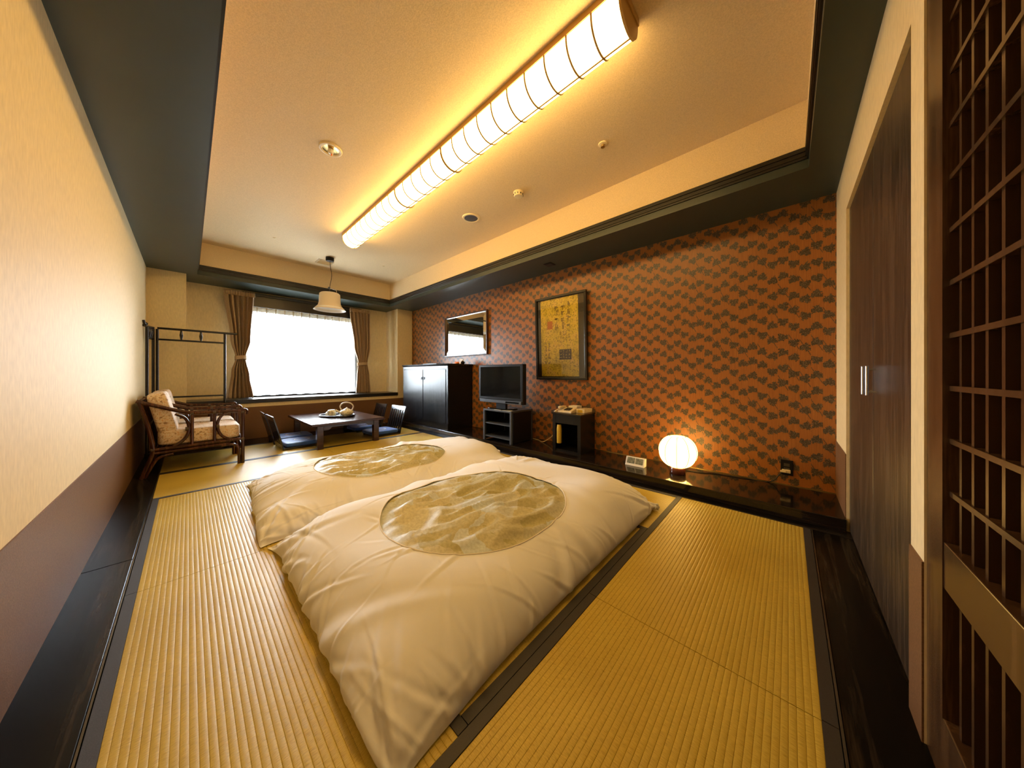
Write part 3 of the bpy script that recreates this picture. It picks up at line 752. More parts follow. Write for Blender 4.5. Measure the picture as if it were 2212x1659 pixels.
def creases(S, size, seed, oval):
    """tension folds running in from the rim, the corners and the opening"""
    r = np.random.default_rng(seed + 100)
    n1, n2 = S.shape[:2]; Lx, Ly = size
    X, Y = np.meshgrid(np.linspace(0, Lx, n1), np.linspace(0, Ly, n2), indexing='ij')
    D = np.zeros((n1, n2))
    def crease(p, ang, ln, w, amp, curv):
        ca, sa = math.cos(ang), math.sin(ang)
        t = (X - p[0]) * ca + (Y - p[1]) * sa
        q = -(X - p[0]) * sa + (Y - p[1]) * ca + curv * t * t
        k = np.clip(t / ln, 0, 1)
        tp = np.where((t > -.05) & (t < ln), np.minimum(1, (t + .05) / .08) * (1 - k) ** 1.2, 0)
        ww = w * (1 - .55 * k)
        D[...] += amp * tp * (np.exp(-(q / ww) ** 2) - .65 * np.exp(-((q - 1.7 * ww) / ww) ** 2))
    for side in range(4):
        ln_ = Lx if side % 2 == 0 else Ly
        for k in range(int(ln_ * 17)):
            a = r.uniform(.03, .97) * ln_
            p, ang = [((a, 0), PI / 2), ((Lx, a), PI), ((a, Ly), -PI / 2), ((0, a), 0)][side]
            w_ = r.uniform(.005, .022); crease(p, ang + r.normal(0, .55), r.uniform(.08, .42), w_, w_ * r.uniform(.35, .75) * r.choice([1, 1, -1]), r.normal(0, 1.2))
    for k in range(16):   # broad folds where the filling sags
        sd_ = r.integers(0, 4); a = r.uniform(.1, .9) * (Lx if sd_ % 2 == 0 else Ly)
        p, ang = [((a, 0), PI / 2), ((Lx, a), PI), ((a, Ly), -PI / 2), ((0, a), 0)][sd_]
        crease(p, ang + r.normal(0, .6), r.uniform(.25, .6), r.uniform(.035, .06), r.uniform(.010, .018) * r.choice([1, -1]), r.normal(0, .6))
    for cx_, cy_, a0 in ((0, 0, PI / 4), (Lx, 0, 3 * PI / 4), (Lx, Ly, -3 * PI / 4), (0, Ly, -PI / 4)):
        for k in range(9):
            crease((cx_ + r.uniform(-.02, .02), cy_ + r.uniform(-.02, .02)), a0 + r.normal(0, .42), r.uniform(.2, .75), r.uniform(.008, .022), r.uniform(.005, .014) * r.choice([1, -1]), r.normal(0, .5))
    uc, vc, oa, ob = oval
    for k in range(26):
        a = r.uniform(0, 2 * PI)
        crease((uc * Lx + oa * math.cos(a), vc * Ly + ob * math.sin(a)), a + r.normal(0, .9), r.uniform(.10, .35), r.uniform(.006, .012), r.uniform(.002, .005) * r.choice([1, -1]), r.normal(0, 1))
    edge = np.minimum(np.minimum(X, Lx - X), np.minimum(Y, Ly - Y))
    D *= np.clip(edge / .05, 0, 1)
    # broad soft lumps of the filling
    for k in range(7):
        a, b_ = r.uniform(.6, 2.4, 2) * r.choice([-1, 1], 2)
        D += .0035 * np.sin(2 * PI * (a * X + b_ * Y) + r.uniform(0, 6.28)) * np.clip(edge / .2, 0, 1)
    du = np.gradient(S, axis=0); dv = np.gradient(S, axis=1)
    nr = np.cross(du, dv); nr /= np.linalg.norm(nr, axis=-1, keepdims=True) + 1e-9
    return S + nr * D[..., None]
def duvet(label, corners, size, mt, T0, seed, oval, group):
    P, nu, nv = duvet_sim(corners, size, mt, T0, seed)
    top = up2(up2(P[1])); bot = up2(P[0])
    top = creases(top, size, seed, oval)
    n1, n2 = top.shape[:2]
    # find the uv ellipse whose plan matches the oval
    ocx, ocy, oa, ob = oval
    uc, vc = ocx, ocy
    base = P[1].mean((0, 1))
    root = thing('futon_duvet', label, 'duvet', (float(base[0]), float(base[1]), 0), group)
    Lx, Ly = size
    uu, vv_ = np.meshgrid(np.linspace(0, 1, n1), np.linspace(0, 1, n2), indexing='ij')
    rr = (np.abs((uu - uc) * Lx / oa) ** 2.3 + np.abs((vv_ - vc) * Ly / ob) ** 2.3) ** (1 / 2.3)
    # pull grid points near the opening exactly onto its edge
    inside = rr < 1
    near = np.zeros_like(inside)
    near[1:-1, 1:-1] = inside[1:-1, 1:-1] & ~(inside[:-2, 1:-1] & inside[2:, 1:-1] & inside[1:-1, :-2] & inside[1:-1, 2:] & inside[:-2, :-2] & inside[2:, 2:] & inside[:-2, 2:] & inside[2:, :-2])
    u2, v2 = uu.copy(), vv_.copy()
    u2[near] = uc + (uu[near] - uc) / rr[near]; v2[near] = vc + (vv_[near] - vc) / rr[near]
    pts = top.copy(); pts[near] = bilinear(top, u2[near], v2[near])
    cut = inside & ~near
    b1, b2 = bot.shape[:2]
    verts = pts.reshape(-1, 3).tolist() + bot.reshape(-1, 3).tolist()
    gi = np.arange(n1 * n2).reshape(n1, n2)
    q4 = lambda A: (A[:-1, :-1], A[1:, :-1], A[1:, 1:], A[:-1, 1:])
    anyc = np.any(np.stack(q4(cut)), 0) | np.all(np.stack(q4(near)), 0)
    ft = np.stack(q4(gi), -1)[~anyc]
    bi = n1 * n2 + np.arange(b1 * b2).reshape(b1, b2)
    fb = np.stack(q4(bi), -1).reshape(-1, 4)[:, ::-1]
    faces = ft.tolist() + fb.tolist()
    mb = MB(); mb.v = verts; mb.f = faces
    o = mb.build('cover', 'white_cotton', root)
    for p in o.data.polygons: p.use_smooth = True
    # stitched rim of the opening
    ring = []
    for k in range(120):
        a = 2 * PI * k / 120; ca, sa = math.cos(a), math.sin(a)
        q = (abs(ca) ** 2.3 + abs(sa) ** 2.3) ** (-1 / 2.3)
        ring.append(bilinear(top, np.array(uc + oa / Lx * ca * q), np.array(vc + ob / Ly * sa * q)) + np.array([0, 0, .001]))
    MB().tube([tuple(p) for p in ring], .0034, 6, True).build('opening_hem', 'hem_cotton', root, True)
    # quilt inside, sunk a little and crumpled
    K, R = 110, 34; vs = []; fs = []
    offs = Vector((seed * 3.1, 1.7, 0))
    for r_ in range(R + 1):
        t_ = 1.05 * r_ / R
        for k in range(K):
            a = 2 * PI * k / K; ca, sa = math.cos(a), math.sin(a)
            q = (abs(ca) ** 2.3 + abs(sa) ** 2.3) ** (-1 / 2.3) * t_
            p = bilinear(top, np.array(uc + oa / Lx * ca * q), np.array(vc + ob / Ly * sa * q))
            w = Vector((p[0], p[1], 0))
            wv = noise.noise(w * 3 + offs) * .35
            n_a = noise.noise(Vector((p[0] * 3.2 + wv, p[1] * 11 + p[0] * 2.0 + wv, seed)))
            n_b = noise.noise(Vector((p[0] * 9 + wv, p[1] * 9 - p[0] * 4, seed + 9)))
            cr = (1 - abs(n_a) * 2.2) * .030 + n_b * .012
            inn = min(1, max(0, (1.02 - t_) / .16))
            z = p[2] - .010 + cr * inn * .95
            vs.append((p[0], p[1], z))
    for r_ in range(R):
        for k in range(K):
            fs.append((r_ * K + k, r_ * K + (k + 1) % K, (r_ + 1) * K + (k + 1) % K, (r_ + 1) * K + k))
    o = MB().add(vs, fs).build('inner_quilt', 'quilt_print', root)
    for p in o.data.polygons: p.use_smooth = True
    o['label'] = 'faded cream, ochre and blue-grey quilt seen through the oval opening'
    return root
GD = 'white futon duvets on the tatami'
MT1 = (0.62, 2.575, 0.93, 2.08, .062); MT2 = (0.62, 2.63, 2.56, 3.42, .062)
duvet('white duvet with oval opening lying on the side of the closet doors', [(.375, .69), (2.29, .69), (2.46, 2.15), (.30, 2.18)], (1.94, 1.385), MT1, .225, 3, (.45, .475, .475, .385), GD)
duvet('white duvet with oval opening lying on the side of the low table', [(.28, 2.20), (2.42, 2.21), (2.64, 3.36), (.33, 3.57)], (2.06, 1.25), MT2, .195, 8, (.45, .50, .50, .35), GD)
for mt, lb in ((MT1, 'thin cream futon mattress under the duvet on the closet side'), (MT2, 'thin cream futon mattress under the duvet on the table side')):
    x0, x1, y0, y1, h = mt
    mb = MB().soft(((x0 + x1) / 2, (y0 + y1) / 2, .002 + h / 2), ((x1 - x0) / 2, (y1 - y0) / 2, h / 2), .16, 64, 16)
    tag(mb.build('futon_mattress', 'mattress_cotton', None, True, origin=((x0 + x1) / 2, (y0 + y1) / 2, 0)), lb, 'mattress', 'futon mattresses')

# ------------------------------------------------------------------ rattan armchairs (x forward, near side y=0, width W)
def armchair(label, y0, x0=0.0, W=.56):
    t = thing('rattan_armchair', label, 'armchair', (x0, y0, 0), 'rattan armchairs along the cream wall')
    r = .0165
    def T(name, pts, rad=r, m_='rattan'): return MB().tube(pts, rad, 10).build(name, m_, t, True, local=True)
    for y in (0.0, W):
        T('leg', [(.416, y, 0), (.416, y, .30), (.416, y, .585)])['label'] = 'straight front leg'
        T('leg', bez([(-.305, y, 0), (-.285, y, .06), (-.245, y, .19), (-.232, y, .27), (-.262, y, .48), (-.322, y, .745)], 6))
        T('arm_rail', bez([(.435, y, .585), (.25, y, .592), (.03, y, .600), (-.12, y, .648), (-.335, y, .742)], 8), .018)
        T('seat_rail', [(-.235, y, .262), (.416, y, .275)])
        T('seat_rail', [(-.225, y, .228), (.30, y, .238)], .015)
        T('brace', bez([(-.10, y, .205), (-.19, y, .185), (-.235, y, .12), (-.282, y, .0)], 6), .013)
        T('brace', bez([(.24, y, .222), (.33, y, .222), (.377, y, .185), (.385, y, .10), (.385, y, 0)], 6), .014)
        for x in (.026, .19): T('side_post', [(x, y, .27), (x, y, .595)], .0135)
        T('side_hoop', bez([(-.09, y, .60), (-.02, y, .545), (.004, y, .44), (-.025, y, .34), (-.10, y, .275)], 7), .0135)
        T('side_hoop', bez([(.30, y, .59), (.235, y, .535), (.212, y, .44), (.24, y, .34), (.31, y, .28)], 7), .0135)
        for x, z in ((.416, .575), (.026, .595), (.19, .59), (-.235, .262), (.416, .272), (-.01, .44), (.216, .44)):
            T('binding', [(x - .012, y, z), (x + .012, y, z)], .0205, 'rattan_binding')
        T('arm_cap', bez([(.37, y, .600), (.43, y, .604), (.452, y, .588), (.452, y, .545)], 5), .010)
    for x, z in ((.416, .27), (-.235, .262), (-.322, .735), (-.268, .50)):
        T('cross_rail', [(x, 0, z), (x, W, z)], .015)
    T('cross_rail', bez([(.40, 0, .18), (.40, W * .25, .235), (.40, W * .75, .235), (.40, W, .18)], 6), .012)
    for i in range(5):
        y = W * (i + 1) / 6
        T('back_slat', bez([(-.232, y, .262), (-.262, y, .48), (-.322, y, .738)], 6), .009)
    for i in range(4):
        x = -.15 + .15 * i
        T('seat_slat', [(x, 0, .272), (x, W, .272)], .009)
    MB().soft((.095, W / 2, .362), (.305, W / 2 - .022, .077), .22, 48, 20).build('seat_cushion', 'chair_fabric', t, True, local=True)
    mt = Matrix.Rotation(math.radians(-12), 3, 'Y')
    MB().soft((-.175, W / 2, .60), (.070, W / 2 - .03, .215), .28, 40, 22, mt).build('back_cushion', 'chair_fabric', t, True, local=True)
    return t
armchair('dark rattan armchair with cream floral cushions nearer the duvets', 4.52)
armchair('dark rattan armchair with cream floral cushions between the other armchair and the clothes rack', 5.13)

# ------------------------------------------------------------------ folding clothes rack in the corner
rk = thing('clothes_rack', 'black folding kimono rack with two hinged panels behind the rattan armchairs', 'clothes rack', (-.28, 5.86, 0))
def RT(n, pts, r): return MB().tube(pts, r, 10).build(n, 'lacquer', rk, True)
A0, A1 = (-.268, 5.86), (.352, 5.90)     # panel along the window wall
B0, B1 = (-.300, 5.85), (-.342, 5.72)    # panel along the cream wall
for x, y in (A0, A1, B0, B1):
    RT('post', [(x, y, .02), (x, y, 1.57)], .014)
for (p, q, ext) in ((A0, A1, .13), (B0, B1, .10)):
    p3, q3 = Vector((*p, 0)), Vector((*q, 0)); d = (q3 - p3).normalized()
    for z, r, e in ((1.582, .014, ext), (1.44, .012, 0), (.70, .011, 0), (.22, .011, 0)):
        a = p3 + Vector((0, 0, z)); b_ = q3 + d * e + Vector((0, 0, z))
        RT('rail', [a, b_], r)
    for f_ in (.33, .62):
        c = p3.lerp(q3, f_)
        MB().lathe([(.004, 1.445), (.010, 1.46), (.017, 1.51), (.010, 1.565), (.004, 1.575)], (c.x, c.y, 0), 12).build('spindle', 'lacquer', rk, True)
RT('finial', [(-.346, 5.62, 1.585), (-.354, 5.60, 1.60), (-.360, 5.59, 1.64)], .012)
MB().soft((-.346, 5.63, 1.60), (.019, .019, .019), 1).build('rail_cap', 'lacquer', rk, True)
for x, y in (A1, B1):
    d = (0.16, 0) if (x, y) == B1 else (0, .16)
    MB().box(x - .02 - d[0] * 0, x + .02 + d[0] * .6, y - .02 - d[1], y + .02 + d[1], 0, .035).build('foot', 'lacquer', rk, bev=.006)

# ------------------------------------------------------------------ low table, legless chairs, cushions
TZ = .345
tb = thing('low_table', 'dark red-brown low table set with a tea tray', 'table', (1.55, 5.16, 0))
B(1.075, 2.03, 4.50, 5.86, TZ - .032, TZ).build('table_top', 'table_wood', tb, bev=.006)
for x in (1.145, 1.875):
    for y in (4.53, 5.75):
        B(x, x + .075, y, y + .075, 0, TZ - .032).build('leg', 'table_wood', tb, bev=.005)
for y in (4.545, 5.785):
    MB().prism([(1.22, TZ - .032), (1.875, TZ - .032), (1.875, TZ - .10), (1.80, TZ - .095), (1.775, TZ - .062), (1.32, TZ - .062), (1.295, TZ - .095), (1.22, TZ - .10)], y, y + .025, 'Y').build('apron', 'table_wood', tb)
for x in (1.16, 1.91):
    B(x, x + .025, 4.605, 5.75, TZ - .085, TZ - .032).build('apron', 'table_wood', tb)
def zaisu(label, loc, rz):
    """legless chair: back at local x=-0.2, seat towards +x"""
    t = thing('legless_chair', label, 'floor chair', loc, 'black legless chairs at the low table', rz)
    MB().box(-.20, .22, -.22, .22, .012, .028).build('seat', 'lacquer', t, bev=.004, local=True)
    for y in (-.2, .2): MB().box(-.20, .22, y - .015, y + .015, 0, .012).build('runner', 'lacquer', t, local=True)
    def strip(y0, y1, z0, z1, name):
        mb = MB(); n = 8; vs = []; fs = []
        for i in range(n + 1):
            z = z0 + (z1 - z0) * i / n; x = -.19 - .105 * (max(0, z - .02) / .43) ** 1.15
            vs += [(x, y0, z), (x, y1, z), (x - .013, y1, z), (x - .013, y0, z)]
        for i in range(n):
            for k in range(4): fs.append((i * 4 + k, i * 4 + (k + 1) % 4, i * 4 + 4 + (k + 1) % 4, i * 4 + 4 + k))
        fs += [(3, 2, 1, 0), tuple(n * 4 + k for k in range(4))]
        mb.add(vs, fs).build(name, 'lacquer', t, local=True)
    strip(-.22, .22, .385, .450, 'top_rail'); strip(-.22, .22, .015, .075, 'bottom_rail')
    strip(-.22, -.185, .075, .385, 'side_post'); strip(.185, .22, .075, .385, 'side_post')
    for i in range(5):
        y = -.136 + .068 * i
        strip(y - .017, y + .017, .075, .385, 'back_slat')
    return t
zaisu('black slatted legless chair beside the rattan armchairs at the duvet end of the table', (1.03, 5.05, 0), 0.02)
zaisu('black slatted legless chair beside the rattan armchairs at the window end of the table', (1.02, 5.54, 0), -.02)
zaisu('black slatted legless chair in front of the cabinet at the duvet end of the table', (2.20, 4.98, 0), PI + .06)
zaisu('black slatted legless chair in front of the cabinet at the window end of the table', (2.17, 5.62, 0), PI)
def floor_cushion(label, loc, rz):
    t = thing('floor_cushion', label, 'cushion', loc, 'blue floor cushions on the legless chairs', rz)
    MB().soft((0, 0, .029), (.225, .215, .029), .30, 40, 14).build('cushion_cover', 'blue_cushion', t, True, local=True)
    MB().tube([(.09 * math.cos(a) , .09 * math.sin(a), .056) for a in [2 * PI * i / 30 for i in range(30)]], .005, 6, True).build('printed_ring', 'porcelain_white', t, True, local=True)
for i, (x, y, rz, lb) in enumerate(((1.09, 5.05, .02, 'beside the rattan armchairs, duvet end of the table'), (1.08, 5.54, -.02, 'beside the rattan armchairs, window end of the table'),
                                   (2.16, 4.98, .06, 'on the cabinet side, duvet end of the table'), (2.13, 5.62, 0, 'on the cabinet side, window end of the table'))):
    floor_cushion('dark blue floor cushion ' + lb, (x, y, .028), rz)

# tea things
tc_ = Vector((1.57, 5.15, TZ)); ta = math.radians(-57)
def TR(x, y, z=0): return (tc_.x + x * math.cos(ta) - y * math.sin(ta), tc_.y + x * math.sin(ta) + y * math.cos(ta), tc_.z + z)
tr_ = thing('tea_tray', 'oval black lacquer tray on the low table', 'tray', tuple(tc_))
def oval(a, b_, z, n=40): return [TR(a * math.cos(2 * PI * i / n), b_ * math.sin(2 * PI * i / n), z) for i in range(n)]
mb = MB(); o1 = oval(.27, .175, .001); o2 = oval(.27, .175, .010); n = len(o1)
mb.add(o1 + o2, [tuple(range(n)), tuple(range(n, 2 * n))] + [(i, (i + 1) % n, n + (i + 1) % n, n + i) for i in range(n)]).build('tray_plate', 'lacquer', tr_)
MB().tube(oval(.275, .18, .018), .010, 8, True).build('tray_rim', 'lacquer', tr_, True)
tp = TR(.15, .02, .011)
pot = thing('teapot', 'patterned ceramic teapot with a looped cane handle on the tray', 'teapot', tp)
MB().lathe([(.055, 0), (.085, .018), (.098, .048), (.088, .078), (.05, .095), (.036, .098)], tp, 32).build('body', 'porcelain', pot, True)
ld = MB().lathe([(.042, .096), (.036, .106), (.012, .114), (.012, .122), (.004, .130)], tp, 24).build('lid', 'porcelain', pot, True)
MB().tube([(tp[0] - .07, tp[1] + .03, tp[2] + .045), (tp[0] - .115, tp[1] + .05, tp[2] + .07), (tp[0] - .135, tp[1] + .06, tp[2] + .095)], [.022, .014, .010], 10).build('spout', 'porcelain', pot, True)
MB().tube(bez([(tp[0] - .07 * .8, tp[1] + .06, tp[2] + .085), (tp[0] - .07, tp[1] + .075, tp[2] + .145), (tp[0] - .035, tp[1] + .035, tp[2] + .195), (tp[0] + .035, tp[1] - .035, tp[2] + .195), (tp[0] + .07, tp[1] - .075, tp[2] + .145), (tp[0] + .056, tp[1] - .06, tp[2] + .085)], 6), .009, 8).build('handle', 'bamboo', pot, True)
cp = TR(-.06, -.04, .011)
cn = thing('tea_canister', 'round cream patterned tea canister beside the teapot', 'canister', cp)
MB().lathe([(.05, 0), (.058, .01), (.058, .05)], cp, 28).build('body', 'porcelain', cn, True)
MB().lathe([(.060, .05), (.060, .075), (.045, .092), (.004, .096)], cp, 28).build('lid', 'porcelain', cn, True)
for (x, y), lb in (((-.18, .03), 'upturned pale tea cup at the far end of the tray'), ((.02, .09), 'upturned white tea cup between canister and teapot')):
    c = TR(x, y, .011)
    t = thing('tea_cup', lb, 'cup', c, 'tea cups on the tray')
    MB().lathe([(.044, 0), (.042, .03), (.032, .048), (.018, .052)], c, 24).build('bowl', 'porcelain_white', t, True)
    MB().lathe([(.018, .052), (.017, .060), (.012, .060)], c, 20).build('foot_ring', 'porcelain_white', t, True)

# ------------------------------------------------------------------ cabinet on the ledge
cb = thing('cabinet', 'tall black two-door cabinet standing on the ledge', 'cabinet', (3.09, 4.75, LZ))
CF, CY_, CYb, CT = 2.83, 4.03, 5.50, 1.135
B(CF + .02, XR - .015, CY_, CYb, LZ, CT).build('body', 'black_wood', cb, bev=.003)
MB().prism([(CF - .012, CT + .035), (XR - .015, CT + .035), (XR - .015, CT), (CF + .012, CT), (CF - .006, CT + .018)], CY_ - .02, CYb + .02, 'Y').build('top', 'cabinet_wood', cb)
B(CF + .002, CF + .02, CY_, CYb, 1.088, CT).build('frieze', 'cabinet_wood', cb)
B(CF + .006, CF + .02, CY_, CYb, LZ, .197).build('plinth', 'black_wood', cb)
for y0, y1 in ((CY_, 4.075), (CYb - .035, CYb)): B(CF + .006, CF + .02, y0, y1, .197, 1.088).build('stile', 'cabinet_wood', cb)
for y0, y1, hy_ in ((4.085, 4.762, 4.735), (4.778, 5.456, 4.805)):
    d = B(CF, CF + .02, y0, y1, .20, 1.078).build('door', 'cabinet_wood', cb, bev=.002)
    B(CF - .003, CF + .001, y0 + .05, y1 - .05, .195, .203).build('highlight_bead', 'cabinet_wood', d)  # added bead, stands in for the highlight on the lower rail bevel
    MB().lathe([(.022, 0), (.022, -.004), (.016, -.006)], (CF, hy_, .93), 20, 'X').tube([(CF - .004, hy_, .945), (CF - .016, hy_, .935), (CF - .016, hy_, .90), (CF - .004, hy_, .895)], .004, 8).build('pull', 'steel_grey', d, True)
tag(MB().box(2.93, 3.15, 4.50, 4.95, CT + .036, CT + .046).box(2.93, 3.15, 4.50, 4.51, CT + .046, CT + .052).box(2.93, 3.15, 4.94, 4.95, CT + .046, CT + .052).box(2.93, 2.94, 4.51, 4.94, CT + .046, CT + .052).box(3.14, 3.15, 4.51, 4.94, CT + .046, CT + .052).build('shallow_tray', 'black_plastic', origin=(3.04, 4.72, CT + .036)), 'shallow black tray on top of the tall cabinet', 'tray')
od = thing('ornament', 'small orange ornament on top of the cabinet under the mirror', 'ornament', (3.12, 4.17, CT + .035))
MB().soft((3.12, 4.17, CT + .055), (.035, .045, .02), .8).build('body', 'orange_deco', od, True)
for s in (-1, 1): MB().tube([(3.12, 4.17 + s * .02, CT + .06), (3.12, 4.17 + s * .045, CT + .085)], [.012, .003], 8).build('petal', 'orange_deco', od, True)
tc2 = thing('folded_card', 'white folded card standing on the cabinet under the mirror', 'card', (3.2, 4.12, CT + .035))
for s in (-1, 1):
    MB().add([(3.2, 4.10, CT + .125), (3.2, 4.17, CT + .125), (3.2 + s * .03, 4.17, CT + .036), (3.2 + s * .03, 4.10, CT + .036)], [(0, 1, 2, 3)]).build('leaf', 'white_paper', tc2).modifiers.new('thickness', 'SOLIDIFY').thickness = .0015
bx_ = thing('dark_pouch', 'small dark round pot at the end of the cabinet top', 'pot', (3.17, 4.06, CT + .035))
MB().lathe([(.02, 0), (.032, .012), (.036, .03), (.022, .045), (.018, .05)], (3.17, 4.07, CT + .035), 20).build('body', 'black_plastic', bx_, True)
MB().lathe([(.020, .05), (.016, .056), (.003, .062)], (3.17, 4.07, CT + .035), 16).build('lid', 'brass', bx_, True)

# ------------------------------------------------------------------ television and its stand
SX0, SX1, SY0, SY1, SZ = 2.82, 3.26, 2.62, 3.16, .515
sx_sh = .0
st = thing('television_stand', 'black open television stand with grey metal uprights', 'television stand', (3.0, 2.89, LZ))
for x in (SX0 + .015, SX1 - .015):
    for y in (SY0 + .015, SY1 - .015):
        B(x - .015, x + .015, y - .015, y + .015, LZ, SZ - .02).build('upright', 'steel_grey', st, bev=.003)
B(SX0, SX1, SY0, SY1, SZ - .022, SZ).build('top_shelf', 'steel_grey', st, bev=.003)
for z in (.135, .315): B(SX0 + .01, SX1, SY0 + .012, SY1 - .012, z, z + .014).build('shelf', 'steel_grey', st)
B(SX0 + .04, SX1 - .03, SY0 + .002, SY0 + .012, LZ + .01, SZ - .022).build('side_panel', 'black_plastic', st)
B(SX0 + .04, SX1 - .03, SY1 - .012, SY1 - .002, LZ + .01, SZ - .022).build('side_panel', 'black_plastic', st)
B(SX1 - .02, SX1 - .01, SY0 + .03, SY1 - .03, LZ + .01, SZ - .022).build('back_panel', 'black_plastic', st)
tv = thing('television', 'black flat-screen television, switched off, on its stand', 'television', (3.0, 2.91, SZ))
VX = 2.90
V0, V1 = 2.49, 3.33
B(VX, VX + .07, V0, V1, .60, 1.13).build('case', 'black_plastic', tv, bev=.006)
B(VX - .003, VX + .002, V0 + .035, V1 - .035, .68, 1.10).build('screen', 'screen', tv)
MB().box(VX - .008, VX, V0, V1, 1.10, 1.13).box(VX - .008, VX, V0, V0 + .035, .68, 1.10).box(VX - .008, VX, V1 - .035, V1, .68, 1.10).box(VX - .008, VX, V0, V1, .645, .68).build('bezel', 'black_plastic', tv, bev=.003)
B(VX - .012, VX + .001, V0 + .02, V1 - .02, .602, .643).build('speaker_bar', 'steel_grey', tv, bev=.004)
B(VX - .013, VX - .011, V0 + .06, V0 + .30, .612, .632).build('control_strip', 'screen', tv)
B(VX + .02, VX + .06, 2.82, 3.0, .53, .62).build('neck', 'black_plastic', tv)
MB().soft((VX + .05, 2.91, SZ + .0105), (.12, .22, .010), .4, 32, 10).build('foot', 'screen', tv, True)
pm = thing('paper_sheets', 'white paper sheets lying on the television stand', 'paper', (2.86, 2.76, SZ))
B(2.83, 2.90, 2.66, 2.80, SZ + .0005, SZ + .002).build('sheet', 'white_paper', pm)
B(2.825, 2.885, 2.82, 2.95, SZ + .0005, SZ + .003).build('sheet', 'white_paper', pm)
LINE_CORD = (MB().tube(bez([(3.30, 2.98, LZ + .005), (3.30, 2.78, LZ + .006), (3.29, 2.56, LZ + .006), (3.22, 2.42, LZ + .006), (3.27, 2.33, .15), (3.32, 2.26, .24), (3.33, 2.14, .30)], 8), .0055, 8))

# ------------------------------------------------------------------ telephone stand
ps = thing('telephone_stand', 'small black open-fronted stand carrying the telephone', 'stand', (3.16, 1.9, LZ))
PX0, PX1, PY0, PY1, PZ = 3.0, 3.335, 1.72, 2.10, .537
B(PX0 - .012, PX1, PY0 - .012, PY1 + .012, PZ - .016, PZ).build('top', 'lacquer', ps, bev=.003)
B(PX0, PX1, PY0, PY0 + .04, LZ, PZ - .016).build('side', 'black_wood', ps)
B(PX0, PX1, PY1 - .04, PY1, LZ, PZ - .016).build('side', 'black_wood', ps)
B(PX0 + .002, PX0 + .03, PY0 + .04, PY1 - .04, .415, PZ - .016).build('front_rail', 'black_wood', ps)
B(PX1 - .012, PX1, PY0 + .04, PY1 - .04, LZ, PZ - .016).build('back', 'black_wood', ps)
B(PX0 + .01, PX1 - .012, PY0 + .04, PY1 - .04, LZ, LZ + .02).build('bottom_shelf', 'black_wood', ps)
ft = thing('flashlight', 'yellow emergency flashlight hanging inside the telephone stand', 'flashlight', (3.028, 2.03, .18))
MB().lathe([(.028, .172), (.030, .18), (.030, .31)], (3.03, 2.026, 0), 24).build('body', 'torch_yellow', ft, True)
MB().lathe([(.031, .312), (.031, .335), (.027, .375), (.024, .392)], (3.03, 2.026, 0), 24).build('head', 'torch_yellow', ft, True)
MB().box(3.022, 3.038, 2.05, 2.062, .22, .35).build('wall_clip', 'steel_grey', ft)
ph = thing('telephone', 'cream desk telephone with keypad on the telephone stand', 'telephone', (3.12, 1.97, PZ))
MB().prism([(3.03, PZ), (3.172, PZ), (3.172, PZ + .055), (3.15, PZ + .056), (3.03, PZ + .022)], 1.86, 2.05, 'Y').build('base', 'cream', ph, bev=.006)
for i in range(4):
    for j in range(3):
        q = 3.048 + .022 * i
        B(q, q + .015, 1.90 + .028 * j, 1.918 + .028 * j, PZ + .028 + .0056 * i * 1.0 + .004, PZ + .040 + .0056 * i).build('key', 'dark_hole', ph)
MB().soft((3.10, 2.028, PZ + .062), (.075, .020, .014), .5, 24, 10).build('handset', 'cream', ph, True)
MB().tube(bez([(3.04, 2.02, PZ + .05), (2.995, 2.06, PZ + .02), (3.02, 2.085, PZ + .006), (3.06, 2.07, PZ + .006)], 8), .006, 8).build('coil_cord', 'cream', ph, True)
LINE_CORD.build('line_cord', 'cord_beige', ph, True)['label'] = 'beige cord running along the ledge'
tb_ = thing('tissue_box', 'cream cardboard box beside the telephone', 'box', (3.24, 1.80, PZ))
B(3.13, 3.32, 1.745, 1.855, PZ, PZ + .048).build('carton', 'cream', tb_, bev=.003)
B(3.18, 3.27, 1.775, 1.825, PZ + .048, PZ + .0495).build('slot', 'cord_beige', tb_)
B(3.128, 3.1305, 1.77, 1.83, PZ + .008, PZ + .040).build('printed_patch', 'torch_yellow', tb_)
tag(B(3.18, 3.30, 1.875, 1.99, PZ + .0, PZ + .073).build('note_block', 'white_paper', bev=.002, origin=(3.24, 1.93, PZ)), 'white note block behind the telephone', 'note block')

# ------------------------------------------------------------------ ledge: lantern, clock, outlet
lcx, lcy = 3.06, .75
ln = thing('paper_lantern', 'round glowing paper lantern on a dark round base standing on the ledge', 'lantern', (lcx, lcy, LZ))
MB().lathe([(.064, 0), (.066, .006), (.066, .058), (.060, .064)], (lcx, lcy, LZ), 36).build('base', 'lantern_base', ln, True)
lz = .288; LR, LH = .158, .148
prof = [(LR * math.cos(a) ** .85 if abs(a) < PI / 2 else 0, LH * math.sin(a)) for a in [-1.16 + 2.34 * i / 22 for i in range(23)]]
MB().lathe(prof, (lcx, lcy, lz), 64, cap=False).build('paper_shade', 'lantern_paper', ln, True)
for i in range(10):
    a = 2 * PI * (i + .3) / 10
    MB().tube([(lcx + (r + .001) * math.cos(a), lcy + (r + .001) * math.sin(a), lz + h) for r, h in prof], .0022, 6).build('rib', 'hoop_brown', ln, True)
MB().tube([(lcx + .066 * math.cos(2 * PI * i / 30), lcy + .066 * math.sin(2 * PI * i / 30), lz + LH * .917) for i in range(30)], .004, 6, True).build('top_ring', 'cream', ln, True)
